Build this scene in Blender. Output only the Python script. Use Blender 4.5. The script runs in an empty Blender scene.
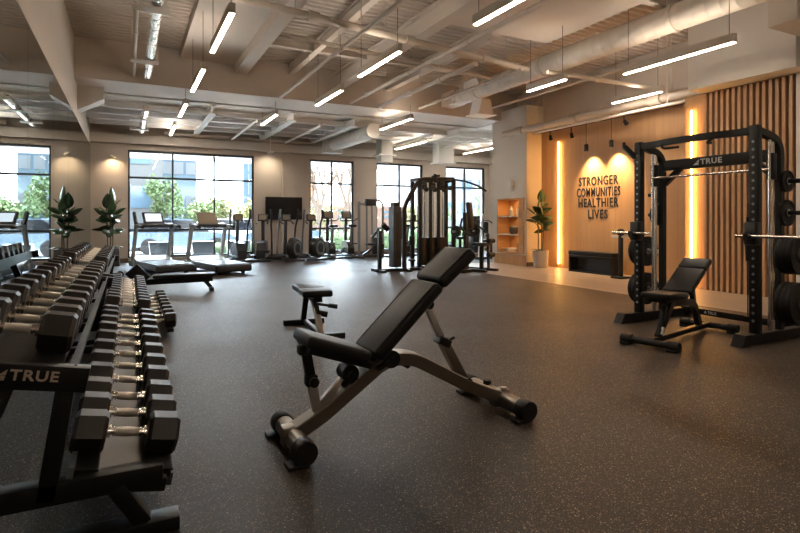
import bpy, bmesh, math, random
from mathutils import Vector, Matrix, Euler
random.seed(7)
S = bpy.context.scene
C = S.collection
PI = math.pi
R = math.radians

# ------------------------------------------------------------------ materials
def nt(name):
    m = bpy.data.materials.new(name); m.use_nodes = True
    t = m.node_tree; t.nodes.clear()
    o = t.nodes.new('ShaderNodeOutputMaterial')
    return m, t, o
def N(t, kind, **kw):
    n = t.nodes.new(kind)
    for k, v in kw.items():
        if k in n.inputs: n.inputs[k].default_value = v
        else: setattr(n, k, v)
    return n
def mth(t, op, a, b=None, c=None):
    n = t.nodes.new('ShaderNodeMath'); n.operation = op
    for i, v in enumerate((a, b, c)):
        if v is None: continue
        if isinstance(v, (int, float)): n.inputs[i].default_value = v
        else: t.links.new(v, n.inputs[i])
    return n.outputs[0]
def mixc(t, f, a, b, mode='MIX'):
    n = t.nodes.new('ShaderNodeMix'); n.data_type = 'RGBA'; n.blend_type = mode
    for s, v in ((n.inputs[0], f), (n.inputs[6], a), (n.inputs[7], b)):
        if isinstance(v, (int, float)): s.default_value = v
        elif isinstance(v, tuple): s.default_value = v if len(v) == 4 else (*v, 1)
        else: t.links.new(v, s)
    return n.outputs[2]
def pm(name, col, rough=.5, metal=0., var=.12, scale=14., bump=0., bscale=120., spec=.5, coat=0.):
    m, t, o = nt(name)
    b = N(t, 'ShaderNodeBsdfPrincipled', Roughness=rough, Metallic=metal)
    b.inputs['Specular IOR Level'].default_value = spec
    b.inputs['Coat Weight'].default_value = coat
    tc = N(t, 'ShaderNodeTexCoord')
    n = N(t, 'ShaderNodeTexNoise', Scale=scale, Detail=4.)
    t.links.new(tc.outputs['Object'], n.inputs['Vector'])
    c = tuple(col)
    lo = tuple(x * (1 - var) for x in c); hi = tuple(min(1, x * (1 + var)) for x in c)
    t.links.new(mixc(t, n.outputs['Fac'], lo, hi), b.inputs['Base Color'])
    t.links.new(mth(t, 'MULTIPLY_ADD', n.outputs['Fac'], .12, rough - .06), b.inputs['Roughness'])
    if bump:
        n2 = N(t, 'ShaderNodeTexNoise', Scale=bscale, Detail=2.)
        t.links.new(tc.outputs['Object'], n2.inputs['Vector'])
        bp = N(t, 'ShaderNodeBump', Strength=bump, Distance=.004)
        t.links.new(n2.outputs['Fac'], bp.inputs['Height'])
        t.links.new(bp.outputs[0], b.inputs['Normal'])
    t.links.new(b.outputs[0], o.inputs[0])
    return m
def emis(name, col, k):
    m, t, o = nt(name)
    e = N(t, 'ShaderNodeEmission', Strength=k); e.inputs[0].default_value = (*col, 1)
    t.links.new(e.outputs[0], o.inputs[0])
    return m

M = {}
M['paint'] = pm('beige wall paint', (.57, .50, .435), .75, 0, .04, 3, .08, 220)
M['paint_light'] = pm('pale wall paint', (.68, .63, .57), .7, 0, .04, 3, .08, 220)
M['ceil'] = pm('painted ceiling', (.61, .545, .48), .8, 0, .07, 2.5, .06, 160)
M['ceil_back'] = pm('painted back ceiling', (.88, .86, .83), .8, 0, .06, 2.5, .06, 160)  # lighter copy of the ceiling paint, window daylight put into the colour
M['duct'] = pm('painted duct metal', (.66, .59, .51), .5, 0, .06, 4)
M['galv'] = pm('bright spiral metal', (.82, .78, .72), .28, .9, .1, 9)
M['black'] = pm('black powder coat', (.010, .0095, .009), .40, 0, .2, 30, .12, 400, .32)
M['black_gloss'] = pm('black plastic', (.009, .009, .0095), .3, 0, .2, 20)
M['rubber'] = pm('black rubber', (.013, .011, .010), .5, 0, .25, 40, .2, 500, .3)
M['hexrub'] = pm('black hex rubber', (.028, .0205, .015), .40, 0, .2, 30, .15, 350, .4)  # brown cast in the colour stands in for warm light on the heads
M['chrome'] = pm('polished chrome', (.86, .80, .72), .16, 1., .06, 30)
M['knurl'] = pm('knurled chrome', (.93, .84, .75), .30, 1., .12, 120, .9, 420)
M['bronze'] = pm('bronze grey metal paint', (.28, .25, .215), .36, 1., .1, 6)
M['traymetal'] = pm('dark steel tray', (.07, .06, .05), .38, .6, .15, 8)
M['silver'] = pm('brushed steel', (.58, .56, .54), .34, .9, .1, 14)
M['grey'] = pm('grey metal paint', (.22, .24, .26), .42, .4, .1, 10)
M['dgrey'] = pm('dark grey machine paint', (.032, .034, .038), .42, .2, .15, 14)
M['leather'] = pm('black upholstery', (.011, .010, .0095), .40, 0, .2, 24, .2, 260, .34)
M['stitch'] = pm('piping cord', (.03, .027, .025), .45, 0, .2, 60)
M['belt'] = pm('running belt', (.05, .055, .06), .5, 0, .15, 40, .2, 300)
M['tread'] = pm('treadmill silver paint', (.56, .59, .61), .38, .2, .06, 8)
M['screen'] = pm('dark glass screen', (.012, .012, .014), .12, 0, .1, 4)
M['consolet'] = pm('tan console panel', (.24, .185, .13), .5, 0, .12, 20)
M['display'] = emis('lit console display', (.55, .62, .68), .55)
M['white'] = pm('white lettering', (.74, .72, .68), .5, 0, .04, 30)
M['logo'] = pm('brushed logo lettering', (.62, .52, .43), .45, .2, .05, 30)
M['letters'] = pm('black wall lettering', (.02, .018, .016), .5, 0, .15, 20)
M['frame'] = pm('dark aluminium frame', (.030, .036, .042), .4, .3, .1, 10)
M['pot'] = pm('taupe ceramic pot', (.42, .36, .30), .6, 0, .08, 10)
M['potdark'] = pm('dark planter', (.05, .045, .042), .55, 0, .12, 10)
M['soil'] = pm('potting soil', (.035, .024, .016), .95, 0, .4, 60, .8, 80)
M['leaf'] = pm('deep green leaf', (.030, .075, .022), .38, 0, .4, 7)
M['stem'] = pm('plant stem', (.13, .10, .06), .7, 0, .3, 30)
M['glassjar'] = pm('smoky vase', (.30, .29, .28), .2, 0, .2, 20)
M['cream'] = pm('cream ceramic', (.62, .54, .44), .5, 0, .1, 20)
M['paper'] = pm('book cloth', (.25, .17, .11), .7, 0, .2, 12)
M['bark'] = pm('tree bark', (.15, .105, .075), .9, 0, .3, 9, .6, 40)
M['crown'] = pm('summer foliage', (.11, .15, .05), .7, 0, .45, 1.6)
M['crown_y'] = pm('yellowing foliage', (.20, .19, .07), .7, 0, .4, 1.6)
M['hedge'] = pm('clipped hedge', (.05, .085, .035), .8, 0, .5, 6)
M['stone'] = pm('pale stone cladding', (.13, .123, .115), .85, 0, .08, 1.2)
M['render'] = pm('white facade render', (.19, .19, .195), .8, 0, .05, 1.0)
M['facadeglass'] = pm('blue facade glazing', (.10, .15, .19), .12, .2, .2, .8)
M['asphalt'] = pm('asphalt', (.16, .16, .165), .9, 0, .15, 3)
M['carpaint'] = pm('blue grey car paint', (.10, .14, .19), .25, .4, .1, 2, coat=.5)
M['carwhite'] = pm('white car paint', (.55, .57, .60), .25, .1, .05, 2, coat=.5)
M['cardark'] = pm('black car paint', (.03, .035, .045), .25, .2, .1, 2, coat=.5)
M['brick'] = pm('far brick facade', (.22, .13, .09), .85, 0, .15, 3)
M['led'] = emis('warm LED diffuser', (1., .85, .68), 23.)
M['ledup'] = emis('LED uplight slot', (1., .85, .68), 10.)  # added glow that brightens the ceiling, no slot seen on the lights
M['ledup_back'] = emis('LED uplight slot, back row', (1., .88, .74), 12.)  # same added glow, set stronger for the back ceiling
M['ledstrip'] = emis('amber LED channel', (1., .50, .13), 20.)
M['lampface'] = emis('spot lamp face', (1., .72, .40), 30.)

def wood(name, a, b, pw, axis, grain=(30, 30, 1.6), groove=.03, rough=.5):
    m, t, o = nt(name)
    bs = N(t, 'ShaderNodeBsdfPrincipled', Roughness=rough)
    tc = N(t, 'ShaderNodeTexCoord'); sp = N(t, 'ShaderNodeSeparateXYZ')
    t.links.new(tc.outputs['Object'], sp.inputs[0])
    ax = sp.outputs[axis]
    q = mth(t, 'DIVIDE', ax, pw)
    cell = mth(t, 'FLOOR', q); fr = mth(t, 'FRACT', q)
    wn = N(t, 'ShaderNodeTexWhiteNoise', noise_dimensions='1D'); t.links.new(cell, wn.inputs['W'])
    mp = N(t, 'ShaderNodeMapping'); mp.inputs['Scale'].default_value = grain
    t.links.new(tc.outputs['Object'], mp.inputs[0])
    off = N(t, 'ShaderNodeCombineXYZ'); t.links.new(mth(t, 'MULTIPLY', wn.outputs[0], 37.), off.inputs[0])
    t.links.new(off.outputs[0], mp.inputs['Location'])
    n = N(t, 'ShaderNodeTexNoise', Scale=1., Detail=6., Distortion=.6); t.links.new(mp.outputs[0], n.inputs['Vector'])
    f = mth(t, 'ADD', mth(t, 'MULTIPLY', n.outputs['Fac'], .75), mth(t, 'MULTIPLY', wn.outputs[0], .3))
    col = mixc(t, f, a, b)
    g = mth(t, 'LESS_THAN', fr, groove)
    col = mixc(t, mth(t, 'MULTIPLY', g, .45), col, tuple(x * .35 for x in a))
    t.links.new(col, bs.inputs['Base Color'])
    t.links.new(mth(t, 'MULTIPLY_ADD', n.outputs['Fac'], .2, rough - .1), bs.inputs['Roughness'])
    t.links.new(bs.outputs[0], o.inputs[0])
    return m
M['oak'] = wood('oak wall planks', (.40, .215, .09), (.60, .355, .165), .165, 1, (26, 26, 1.3))
M['slat'] = wood('walnut oak slats', (.42, .23, .11), (.60, .35, .175), .9, 1, (40, 40, 1.5), .0)
M['darkback'] = pm('dark slat backing', (.035, .024, .017), .8, 0, .2, 8)
M['shelfwood'] = wood('amber shelf wood', (.44, .22, .085), (.62, .36, .16), .5, 2, (26, 3, 26), .0)
M['floorwood'] = wood('pale oak floor', (.27, .205, .15), (.40, .31, .235), .19, 0, (20, 1.2, 20), .02, .42)

def rubberfloor():
    m, t, o = nt('speckled rubber floor')
    b = N(t, 'ShaderNodeBsdfPrincipled')
    b.inputs['Specular IOR Level'].default_value = .34
    tc = N(t, 'ShaderNodeTexCoord')
    col = None
    n = N(t, 'ShaderNodeTexNoise', Scale=1.1, Detail=6.); t.links.new(tc.outputs['Object'], n.inputs['Vector'])
    n2 = N(t, 'ShaderNodeTexNoise', Scale=170., Detail=2.); t.links.new(tc.outputs['Object'], n2.inputs['Vector'])
    base = mixc(t, n.outputs['Fac'], (.011, .0072, .0048), (.020, .0135, .009))
    gr = N(t, 'ShaderNodeMapRange'); t.links.new(n2.outputs['Fac'], gr.inputs[0]); gr.inputs[1].default_value = .42; gr.inputs[2].default_value = .68
    base = mixc(t, gr.outputs[0], base, (.050, .034, .023))
    for sc, thr, pick, c in ((120, .32, .70, (.50, .37, .26)), (175, .36, .66, (.32, .235, .165)), (75, .24, .82, (.72, .55, .39))):
        v = N(t, 'ShaderNodeTexVoronoi', Scale=float(sc)); t.links.new(tc.outputs['Object'], v.inputs['Vector'])
        sx = N(t, 'ShaderNodeSeparateColor'); t.links.new(v.outputs['Color'], sx.inputs[0])
        k = mth(t, 'MULTIPLY', mth(t, 'LESS_THAN', v.outputs['Distance'], thr), mth(t, 'GREATER_THAN', sx.outputs[0], pick))
        base = mixc(t, mth(t, 'MULTIPLY', k, mth(t, 'MULTIPLY_ADD', sx.outputs[1], .6, .3)), base, c)
    sy = N(t, 'ShaderNodeSeparateXYZ'); t.links.new(tc.outputs['Object'], sy.inputs[0])
    seam = mth(t, 'LESS_THAN', mth(t, 'FRACT', mth(t, 'DIVIDE', sy.outputs[1], 1.22)), .006)
    base = mixc(t, mth(t, 'MULTIPLY', seam, .6), base, (.008, .006, .005))
    t.links.new(base, b.inputs['Base Color'])
    t.links.new(mth(t, 'MULTIPLY_ADD', n.outputs['Fac'], .16, .40), b.inputs['Roughness'])
    bp = N(t, 'ShaderNodeBump', Strength=.5, Distance=.003); t.links.new(n2.outputs['Fac'], bp.inputs['Height'])
    t.links.new(bp.outputs[0], b.inputs['Normal'])
    t.links.new(b.outputs[0], o.inputs[0])
    return m
M['floor'] = rubberfloor()

def glass():
    m, t, o = nt('window glass')
    tr = N(t, 'ShaderNodeBsdfTransparent'); tr.inputs[0].default_value = (.93, .96, .97, 1)
    gl = N(t, 'ShaderNodeBsdfGlossy', Roughness=.0)
    fr = N(t, 'ShaderNodeFresnel', IOR=1.45)
    mx = N(t, 'ShaderNodeMixShader')
    t.links.new(fr.outputs[0], mx.inputs[0]); t.links.new(tr.outputs[0], mx.inputs[1]); t.links.new(gl.outputs[0], mx.inputs[2])
    t.links.new(mx.outputs[0], o.inputs[0])
    return m
M['glass'] = glass()
def mirror():
    m, t, o = nt('silvered mirror')
    gl = N(t, 'ShaderNodeBsdfGlossy', Roughness=.012)
    tc = N(t, 'ShaderNodeTexCoord'); n = N(t, 'ShaderNodeTexNoise', Scale=.7)
    t.links.new(tc.outputs['Object'], n.inputs['Vector'])
    t.links.new(mixc(t, n.outputs['Fac'], (.70, .74, .74), (.74, .78, .78)), gl.inputs[0])
    t.links.new(gl.outputs[0], o.inputs[0])
    return m
M['mirror'] = mirror()

# ------------------------------------------------------------------ mesh builder
class MB:
    def __init__(s): s.bm = bmesh.new()
    def _new(s, verts, mat):
        for v in verts: v.co = mat @ v.co
    def box(s, c, d, rot=None, bev=0., seg=2):
        r = bmesh.ops.create_cube(s.bm, size=1.)
        vs = r['verts']
        for v in vs: v.co = Vector((v.co.x * d[0], v.co.y * d[1], v.co.z * d[2]))
        if bev:
            es = list({e for v in vs for e in v.link_edges})
            rr = bmesh.ops.bevel(s.bm, geom=es, offset=bev, segments=seg, profile=.5, affect='EDGES')
            vs = list({v for f in rr['faces'] for v in f.verts} | {v for v in vs if v.is_valid})
        m = Matrix.Translation(Vector(c))
        if rot is not None: m = m @ (Euler(rot).to_matrix().to_4x4() if not isinstance(rot, Matrix) else rot.to_4x4())
        s._new(vs, m); return s
    def b2(s, x0, x1, y0, y1, z0, z1, bev=0.):
        return s.box(((x0+x1)/2, (y0+y1)/2, (z0+z1)/2), (abs(x1-x0), abs(y1-y0), abs(z1-z0)), None, bev)
    def bar(s, p0, p1, w, h, up=(0, 0, 1), bev=0.):
        p0 = Vector(p0); p1 = Vector(p1); d = p1 - p0; L = d.length; d.normalize()
        up = Vector(up)
        if abs(d.dot(up)) > .98: up = Vector((1, 0, 0)) if abs(d.x) < .9 else Vector((0, 1, 0))
        y = up.cross(d).normalized(); z = d.cross(y)
        return s.box((p0 + p1) / 2, (L, w, h), Matrix((d, y, z)).transposed(), bev)
    def cyl(s, p0, p1, r0, r1=None, seg=20):
        p0 = Vector(p0); p1 = Vector(p1); d = p1 - p0
        r1 = r0 if r1 is None else r1
        rr = bmesh.ops.create_cone(s.bm, cap_ends=True, segments=seg, radius1=r0, radius2=r1, depth=d.length)
        m = Matrix.Translation((p0 + p1) / 2) @ d.to_track_quat('Z', 'Y').to_matrix().to_4x4()
        s._new(rr['verts'], m); return s
    def hexp(s, x0, x1, flat, bev=.012):
        # hexagonal head, axis X, flats on top and bottom, chamfered at both ends
        rad = flat / math.sqrt(3)
        rings = []
        for x, k in ((x0, 1 - bev / rad), (x0 + bev * (1 if x1 > x0 else -1), 1), (x1 - bev * (1 if x1 > x0 else -1), 1), (x1, 1 - bev / rad)):
            rings.append([s.bm.verts.new((x, rad * k * math.cos(i * PI / 3), rad * k * math.sin(i * PI / 3))) for i in range(6)])
        for a, b in zip(rings, rings[1:]):
            for i in range(6): s.bm.faces.new((a[i], a[(i+1) % 6], b[(i+1) % 6], b[i]))
        s.bm.faces.new(rings[0]); s.bm.faces.new(rings[-1])
        return s
    def prism(s, poly, axis, a0, a1):
        def P(u, v, a): return {'x': (a, u, v), 'y': (u, a, v), 'z': (u, v, a)}[axis]
        A = [s.bm.verts.new(P(u, v, a0)) for u, v in poly]; B = [s.bm.verts.new(P(u, v, a1)) for u, v in poly]
        n = len(poly)
        for i in range(n): s.bm.faces.new((A[i], A[(i+1) % n], B[(i+1) % n], B[i]))
        s.bm.faces.new(A); s.bm.faces.new(B); return s
    def sweep(s, pts, prof, up=(0, 0, 1)):
        # prof: closed list of (u,v); u along side axis, v along 'up'-ish axis
        pts = [Vector(p) for p in pts]; n = len(pts); rings = []
        prev = None
        for i, p in enumerate(pts):
            d = (pts[min(i+1, n-1)] - pts[max(i-1, 0)]).normalized()
            if prev is None:
                u = Vector(up)
                if abs(u.dot(d)) > .97: u = Vector((1, 0, 0)) if abs(d.x) < .9 else Vector((0, 1, 0))
                sd = u.cross(d).normalized()
            else:
                sd = (prev - d * prev.dot(d)).normalized()
            prev = sd; vv = d.cross(sd)
            rings.append([s.bm.verts.new(p + sd * a + vv * b) for a, b in prof])
        k = len(prof)
        for a, b in zip(rings, rings[1:]):
            for i in range(k): s.bm.faces.new((a[i], a[(i+1) % k], b[(i+1) % k], b[i]))
        s.bm.faces.new(rings[0]); s.bm.faces.new(rings[-1]); return s
    def tube(s, pts, r, seg=12, fil=0.):
        if fil: pts = fillet(pts, fil)
        return s.sweep(pts, [(r * math.cos(2*PI*i/seg), r * math.sin(2*PI*i/seg)) for i in range(seg)])
    def rect(s, pts, w, h, fil=0., up=(0, 0, 1), ch=.006):
        if fil: pts = fillet(pts, fil)
        a, b = w / 2, h / 2
        return s.sweep(pts, [(-a+ch, -b), (a-ch, -b), (a, -b+ch), (a, b-ch), (a-ch, b), (-a+ch, b), (-a, b-ch), (-a, -b+ch)], up)
    def lathe(s, prof, seg=24, mat=None):
        mat = mat or Matrix.Identity(4); rings = []
        for r, z in prof:
            rings.append([s.bm.verts.new(mat @ Vector((r * math.cos(2*PI*i/seg), r * math.sin(2*PI*i/seg), z))) for i in range(seg)])
        for a, b in zip(rings, rings[1:]):
            for i in range(seg): s.bm.faces.new((a[i], a[(i+1) % seg], b[(i+1) % seg], b[i]))
        s.bm.faces.new(rings[0]); s.bm.faces.new(rings[-1]); return s
    def sph(s, c, r, sc=(1, 1, 1), seg=14):
        rr = bmesh.ops.create_uvsphere(s.bm, u_segments=seg, v_segments=max(6, seg // 2), radius=r)
        s._new(rr['verts'], Matrix.Translation(Vector(c)) @ Matrix.Diagonal((*sc, 1))); return s
    def quad(s, vs):
        s.bm.faces.new([s.bm.verts.new(v) for v in vs]); return s
    def build(s, name, mat, parent=None, off=None, smooth=32):
        if off is not None:
            o = Vector(off)
            for v in s.bm.verts: v.co -= o
        bmesh.ops.recalc_face_normals(s.bm, faces=s.bm.faces)
        me = bpy.data.meshes.new(name); s.bm.to_mesh(me); s.bm.free()
        me.materials.append(mat)
        for p in me.polygons: p.use_smooth = True
        me.set_sharp_from_angle(angle=R(smooth))
        ob = bpy.data.objects.new(name, me); C.objects.link(ob)
        if parent is not None: ob.parent = parent
        return ob
def fillet(pts, rad, n=6):
    pts = [Vector(p) for p in pts]; out = [pts[0]]
    for a, b, c in zip(pts, pts[1:], pts[2:]):
        d0 = (a - b); d1 = (c - b); k = min(rad, d0.length * .49, d1.length * .49)
        p0 = b + d0.normalized() * k; p1 = b + d1.normalized() * k
        for i in range(n + 1):
            u = i / n; out.append((1-u)**2 * p0 + 2*u*(1-u) * b + u*u * p1)
    out.append(pts[-1]); return out
def tag(o, label, cat, group=None, kind=None):
    o['label'] = label; o['category'] = cat
    if group: o['group'] = group
    if kind: o['kind'] = kind
    return o
def thing(name, label, cat, loc=(0, 0, 0), rz=0, group=None):
    o = bpy.data.objects.new(name, None); C.objects.link(o); o.empty_display_size = .1
    o.location = loc; o.rotation_euler = (0, 0, rz)
    return tag(o, label, cat, group)
def struct(o, label=None):
    o['kind'] = 'structure'
    if label: o['label'] = label
    return o
def dup(root, loc, rot, label, group=None):
    r = root.copy(); C.objects.link(r); r.location = loc; r.rotation_euler = rot
    r['label'] = label
    if group: r['group'] = group
    for ch in list(root.children):
        c = ch.copy(); C.objects.link(c); c.parent = r
        for g in list(ch.children):
            d = g.copy(); C.objects.link(d); d.parent = c
    return r
def text(name, body, size, mat, parent, loc, rot, ext=.004, bold=0., sx=1., align='CENTER', sp=1.):
    cu = bpy.data.curves.new(name, 'FONT'); cu.body = body; cu.size = size; cu.extrude = ext
    cu.offset = bold; cu.align_x = align; cu.align_y = 'CENTER'; cu.space_character = sp; cu.resolution_u = 3
    o = bpy.data.objects.new(name, cu); C.objects.link(o)
    bpy.context.view_layer.update()
    me = bpy.data.meshes.new_from_object(o.evaluated_get(bpy.context.evaluated_depsgraph_get()))
    bpy.data.objects.remove(o); bpy.data.curves.remove(cu)
    for v in me.vertices: v.co.x *= sx
    me.materials.clear(); me.materials.append(mat)
    ob = bpy.data.objects.new(name, me); C.objects.link(ob)
    if parent is not None: ob.parent = parent
    ob.location = loc; ob.rotation_euler = rot
    return ob
ORD = 'first second third fourth fifth sixth seventh eighth ninth tenth eleventh twelfth thirteenth fourteenth fifteenth sixteenth seventeenth eighteenth nineteenth twentieth'.split()

# ------------------------------------------------------------------ room shell
XM, YB = -.9, 16.6
YF, XR = -3.2, 12.3
ZD = 4.62
ZB = 3.82
BY0, BY1 = 11.6, 12.75
struct(MB().b2(XM-.3, 7.05, YF, YB+.1, -.2, 0).b2(7.05, XR+.2, 12.0, YB+.1, -.2, 0).build('floor', M['floor']), 'speckled dark rubber gym floor')
struct(MB().b2(7.05, 9.8, YF, 12.0, -.2, .002).build('floor_wood', M['floorwood']), 'strip of pale wood flooring along the timber wall')
struct(MB().b2(XM-.3, XM-.012, YF, YB+.1, 0, ZD+.1).build('wall_left', M['paint']), 'beige wall behind the mirror')
struct(MB().b2(XM-.3, 9.9, YF-.2, YF, 0, ZD+.1).build('wall_front', M['paint']), 'beige wall behind the viewer')
# soffit above the mirror, with the small stepped bracket at its far end
struct(MB().b2(XM-.011, XM+.003, YF, YB, 3.18, ZD+.05).build('trim_1', M['paint_light']), 'pale soffit running above the mirror')
struct(MB().prism([(XM+.004, 3.36), (XM+.004, 3.85), (XM+.46, 3.85), (XM+.46, 3.62)], 'y', 12.3, 12.74).build('trim_2', M['paint_light']), 'boxed bracket beneath the cross beam')
# back wall with four window openings
wins = [(0.0, 3.44), (5.22, 6.74), (7.58, 9.39), (10.36, 12.1)]
ZS, ZT = .11, 3.13
wb = MB()
xs = [XM-.3] + [v for w in wins for v in w] + [XR+.2]
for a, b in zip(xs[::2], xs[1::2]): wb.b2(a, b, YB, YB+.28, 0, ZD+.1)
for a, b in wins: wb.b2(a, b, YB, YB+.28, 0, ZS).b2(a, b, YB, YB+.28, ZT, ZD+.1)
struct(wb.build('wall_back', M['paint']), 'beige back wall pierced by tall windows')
bb = MB()
for a, b in zip(xs[::2], xs[1::2]):
    bb.b2(max(a, XM+.01), b, YB-.02, YB-.001, 0, .11)
struct(bb.build('baseboard_back', pm('brown skirting', (.16, .11, .075), .5, 0, .1, 10)), 'brown skirting along the back wall')
struct(MB().b2(4.28, 4.36, YB-.05, YB-.001, .12, 3.9).build('trim_3', M['paint']), 'narrow pilaster strip behind the television')
for i, (a, b) in enumerate(wins):
    nv = 3 if i == 0 else 2
    fr = MB(); yy0, yy1 = YB+.06, YB+.14; t = .045
    vx = [a + (b-a)*k/nv for k in range(nv+1)]
    for k, x in enumerate(vx):
        x0 = x - t/2 if 0 < k < nv else (a if k == 0 else b - t)
        fr.b2(x0, x0+t, yy0, yy1, ZS, ZT)
    for z in (ZS, .86, 2.33, ZT-.06): fr.b2(a, b, yy0+.003, yy1-.003, z, z+.06)
    f = struct(fr.build('window_%d' % (i+1), M['frame']), ('wide three-bay window with dark frames behind the treadmills', 'two-bay window behind the exercise bikes', 'two-bay window behind the cable station', 'two-bay window in the far corner')[i])
    for k in range(nv):
        MB().b2(vx[k]+.02, vx[k+1]-.02, YB+.097, YB+.103, ZS+.03, ZT-.03).build('pane', M['glass'], f)
    MB().b2(a, b, YB-.04, YB+.06, ZS-.03, ZS).build('sill', M['paint_light'], f)
struct(MB().b2(XR, XR+.2, 12.0, YB, 0, ZD+.1).build('wall_right_far', M['paint_light']), 'pale wall in the far corner alcove')
struct(MB().b2(9.0, XR+.2, 11.9, 12.0, 0, ZD+.1).build('wall_alcove', M['paint_light']), 'pale wall closing the alcove')
# shelf block wall
SX = 9.0
sb = MB()
sb.b2(SX, SX+.9, 10.6, 11.9, 0, .30).b2(SX, SX+.9, 10.6, 11.9, 1.75, 4.1)
sb.b2(SX, SX+.9, 10.6, 10.66, .30, 1.75).b2(SX, SX+.9, 11.76, 11.9, .30, 1.75).b2(SX+.4, SX+.9, 10.66, 11.76, .30, 1.75)
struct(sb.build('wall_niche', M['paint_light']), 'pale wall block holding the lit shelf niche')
struct(MB().b2(SX-.015, SX-.001, 10.6, 11.9, 0, .27).build('baseboard_niche', M['oak']), 'oak kick panel below the shelf niche')
struct(MB().b2(SX+.01, 9.5, 10.575, 10.598, 0, .10).build('baseboard_right', pm('dark skirting', (.07, .055, .045), .5, 0, .1, 10)), 'dark skirting beside the potted plant')
struct(MB().b2(SX+.001, 9.52, 10.585, 10.6, .1, 3.42).build('trim_4', M['paint']), 'beige return wall behind the potted plant')
# timber wall
TX, LX = 9.5, 8.75
struct(MB().b2(TX, TX+.3, 5.9, 10.6, 0, 3.4).build('wall_right', M['oak']), 'oak plank wall carrying the lettering')
struct(MB().b2(LX, LX+.9, 4.3, 6.07, 0, 3.33).build('wall_right_slats', M['darkback']), 'dark backing behind the vertical slats')
struct(MB().b2(LX-.02, LX-.001, 5.72, 6.07, 0, 3.33).build('trim_5', M['oak']), 'oak panel beside the slats that holds the light strip')
struct(MB().b2(LX+.001, LX+.9, 6.0705, 6.09, 0, 3.33).build('trim_6', M['oak']), 'oak return of the slat wall')
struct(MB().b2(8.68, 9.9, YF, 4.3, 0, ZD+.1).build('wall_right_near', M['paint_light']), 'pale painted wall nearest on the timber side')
struct(MB().b2(TX-.02, TX+.3, 6.09, 10.6, 3.4, 3.46).build('trim_7', pm('dark oak cap', (.16, .10, .06), .6, 0, .1, 10)), 'dark cap rail along the top of the oak wall')
struct(MB().b2(TX+.06, TX+.3, 6.09, 11.9, 3.46, ZD).b2(9.75, 9.9, 4.3, 6.1, 3.3, ZD).build('wall_right_upper', M['ceil']), 'painted wall above the oak planks')
struct(MB().b2(8.3, 8.679, 4.11, 4.3, 3.33, 4.6).b2(8.3, 9.9, 4.3, 5.72, 3.33, 4.6).build('trim_8', M['paint_light']), 'boxed soffit above the slats')
slats = MB(); y = 5.70
sl = thing('slat_screen', 'screen of vertical oak slats behind the power rack', 'slats', (LX, 5.0, 0))
k = 0
while y > 4.33:
    MB().b2(LX-.065, LX-.001, y-.047, y, .0, 3.325).build('slat', M['slat'], sl, (LX, 5.0, 0))
    y -= .093
slats.bm.free()

# ------------------------------------------------------------------ ceiling
def corrugated(x0, x1, y0, y1, z, per=.16, h=.045):
    m = MB(); pts = []; y = y0
    while y < y1:
        for dy, dz in ((0, 0), (per*.38, 0), (per*.5, h), (per*.88, h)): pts.append((min(y+dy, y1), z+dz))
        y += per
    pts.append((y1, z)); poly = pts + [(y1, z+.16), (y0, z+.16)]
    A = [m.bm.verts.new((x0, a, b)) for a, b in pts]; B = [m.bm.verts.new((x1, a, b)) for a, b in pts]
    for i in range(len(pts)-1): m.bm.faces.new((A[i], A[i+1], B[i+1], B[i]))
    m.b2(x0, x1, y0, y1, z+.06, z+.2)
    return m
struct(corrugated(XM-.3, 9.9, YF, BY1, ZD).build('ceiling', M['ceil'], None, None, 20), 'beige corrugated metal ceiling deck')
struct(corrugated(XM-.3, XR+.2, BY1, YB+.1, ZB).build('ceiling_back', M['ceil_back'], None, None, 20), 'paler low corrugated deck above the cardio machines')
struct(MB().b2(9.0, XR+.2, 11.9, BY1, ZB, ZB+.1).build('ceiling_alcove', M['ceil_back']), 'flat ceiling over the alcove')
struct(MB().b2(.94, 2.0, YF, BY0, 4.45, 4.61).build('ceiling_panel', M['ceil']), 'flat plaster ceiling panel between the beams')
struct(MB().b2(4.5, 6.85, YF, 7.5, 4.42, 4.61).build('ceiling_panel_wide', M['ceil']), 'wide flat plaster ceiling panel')
struct(MB().b2(XM+.004, 9.56, BY0, BY1, 3.85, ZD).build('ceiling_beam', M['ceil']), 'deep boxed cross beam spanning the room')
struct(MB().b2(2.0, 2.24, YF, BY0-.01, 4.26, 4.61).build('ceiling_beam_long', M['ceil']), 'long boxed beam beside the plaster panel')
struct(MB().b2(7.6, 9.9, 3.75, 4.10, 3.75, ZD).build('ceiling_beam_short', M['ceil']), 'short boxed beam above the power rack')
def ibeam(p0, p1, w, h):
    m = MB(); p0 = Vector(p0); p1 = Vector(p1)
    m.bar(p0, p1, .02, h); u = Vector((0, 0, h/2 - .01))
    m.bar(p0+u, p1+u, w, .02); m.bar(p0-u, p1-u, w, .02)
    return m
struct(ibeam((4.3, YF, 4.36), (4.3, BY0-.01, 4.36), .22, .34).build('ceiling_joist', M['ceil']), 'painted steel joist over the middle of the room')
struct(ibeam((5.6, 7.5, 4.42), (5.6, BY0-.01, 4.42), .14, .26).build('ceiling_joist_thin', M['ceil']), 'thin painted steel joist beyond the wide panel')
struct(ibeam((3.2, YF, 4.48), (3.2, BY0-.01, 4.48), .12, .2).build('ceiling_joist_slim', M['ceil']), 'slim painted steel joist beside the long conduit')
for k, (yy, lab) in enumerate(((5.4, 'painted cross joist above the bench'), (9.9, 'painted cross joist ahead of the boxed cross beam'))):
    struct(ibeam((2.25, yy, 4.50), (9.4, yy, 4.50), .10, .16).build('ceiling_cross_joist', M['ceil']), lab)
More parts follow.
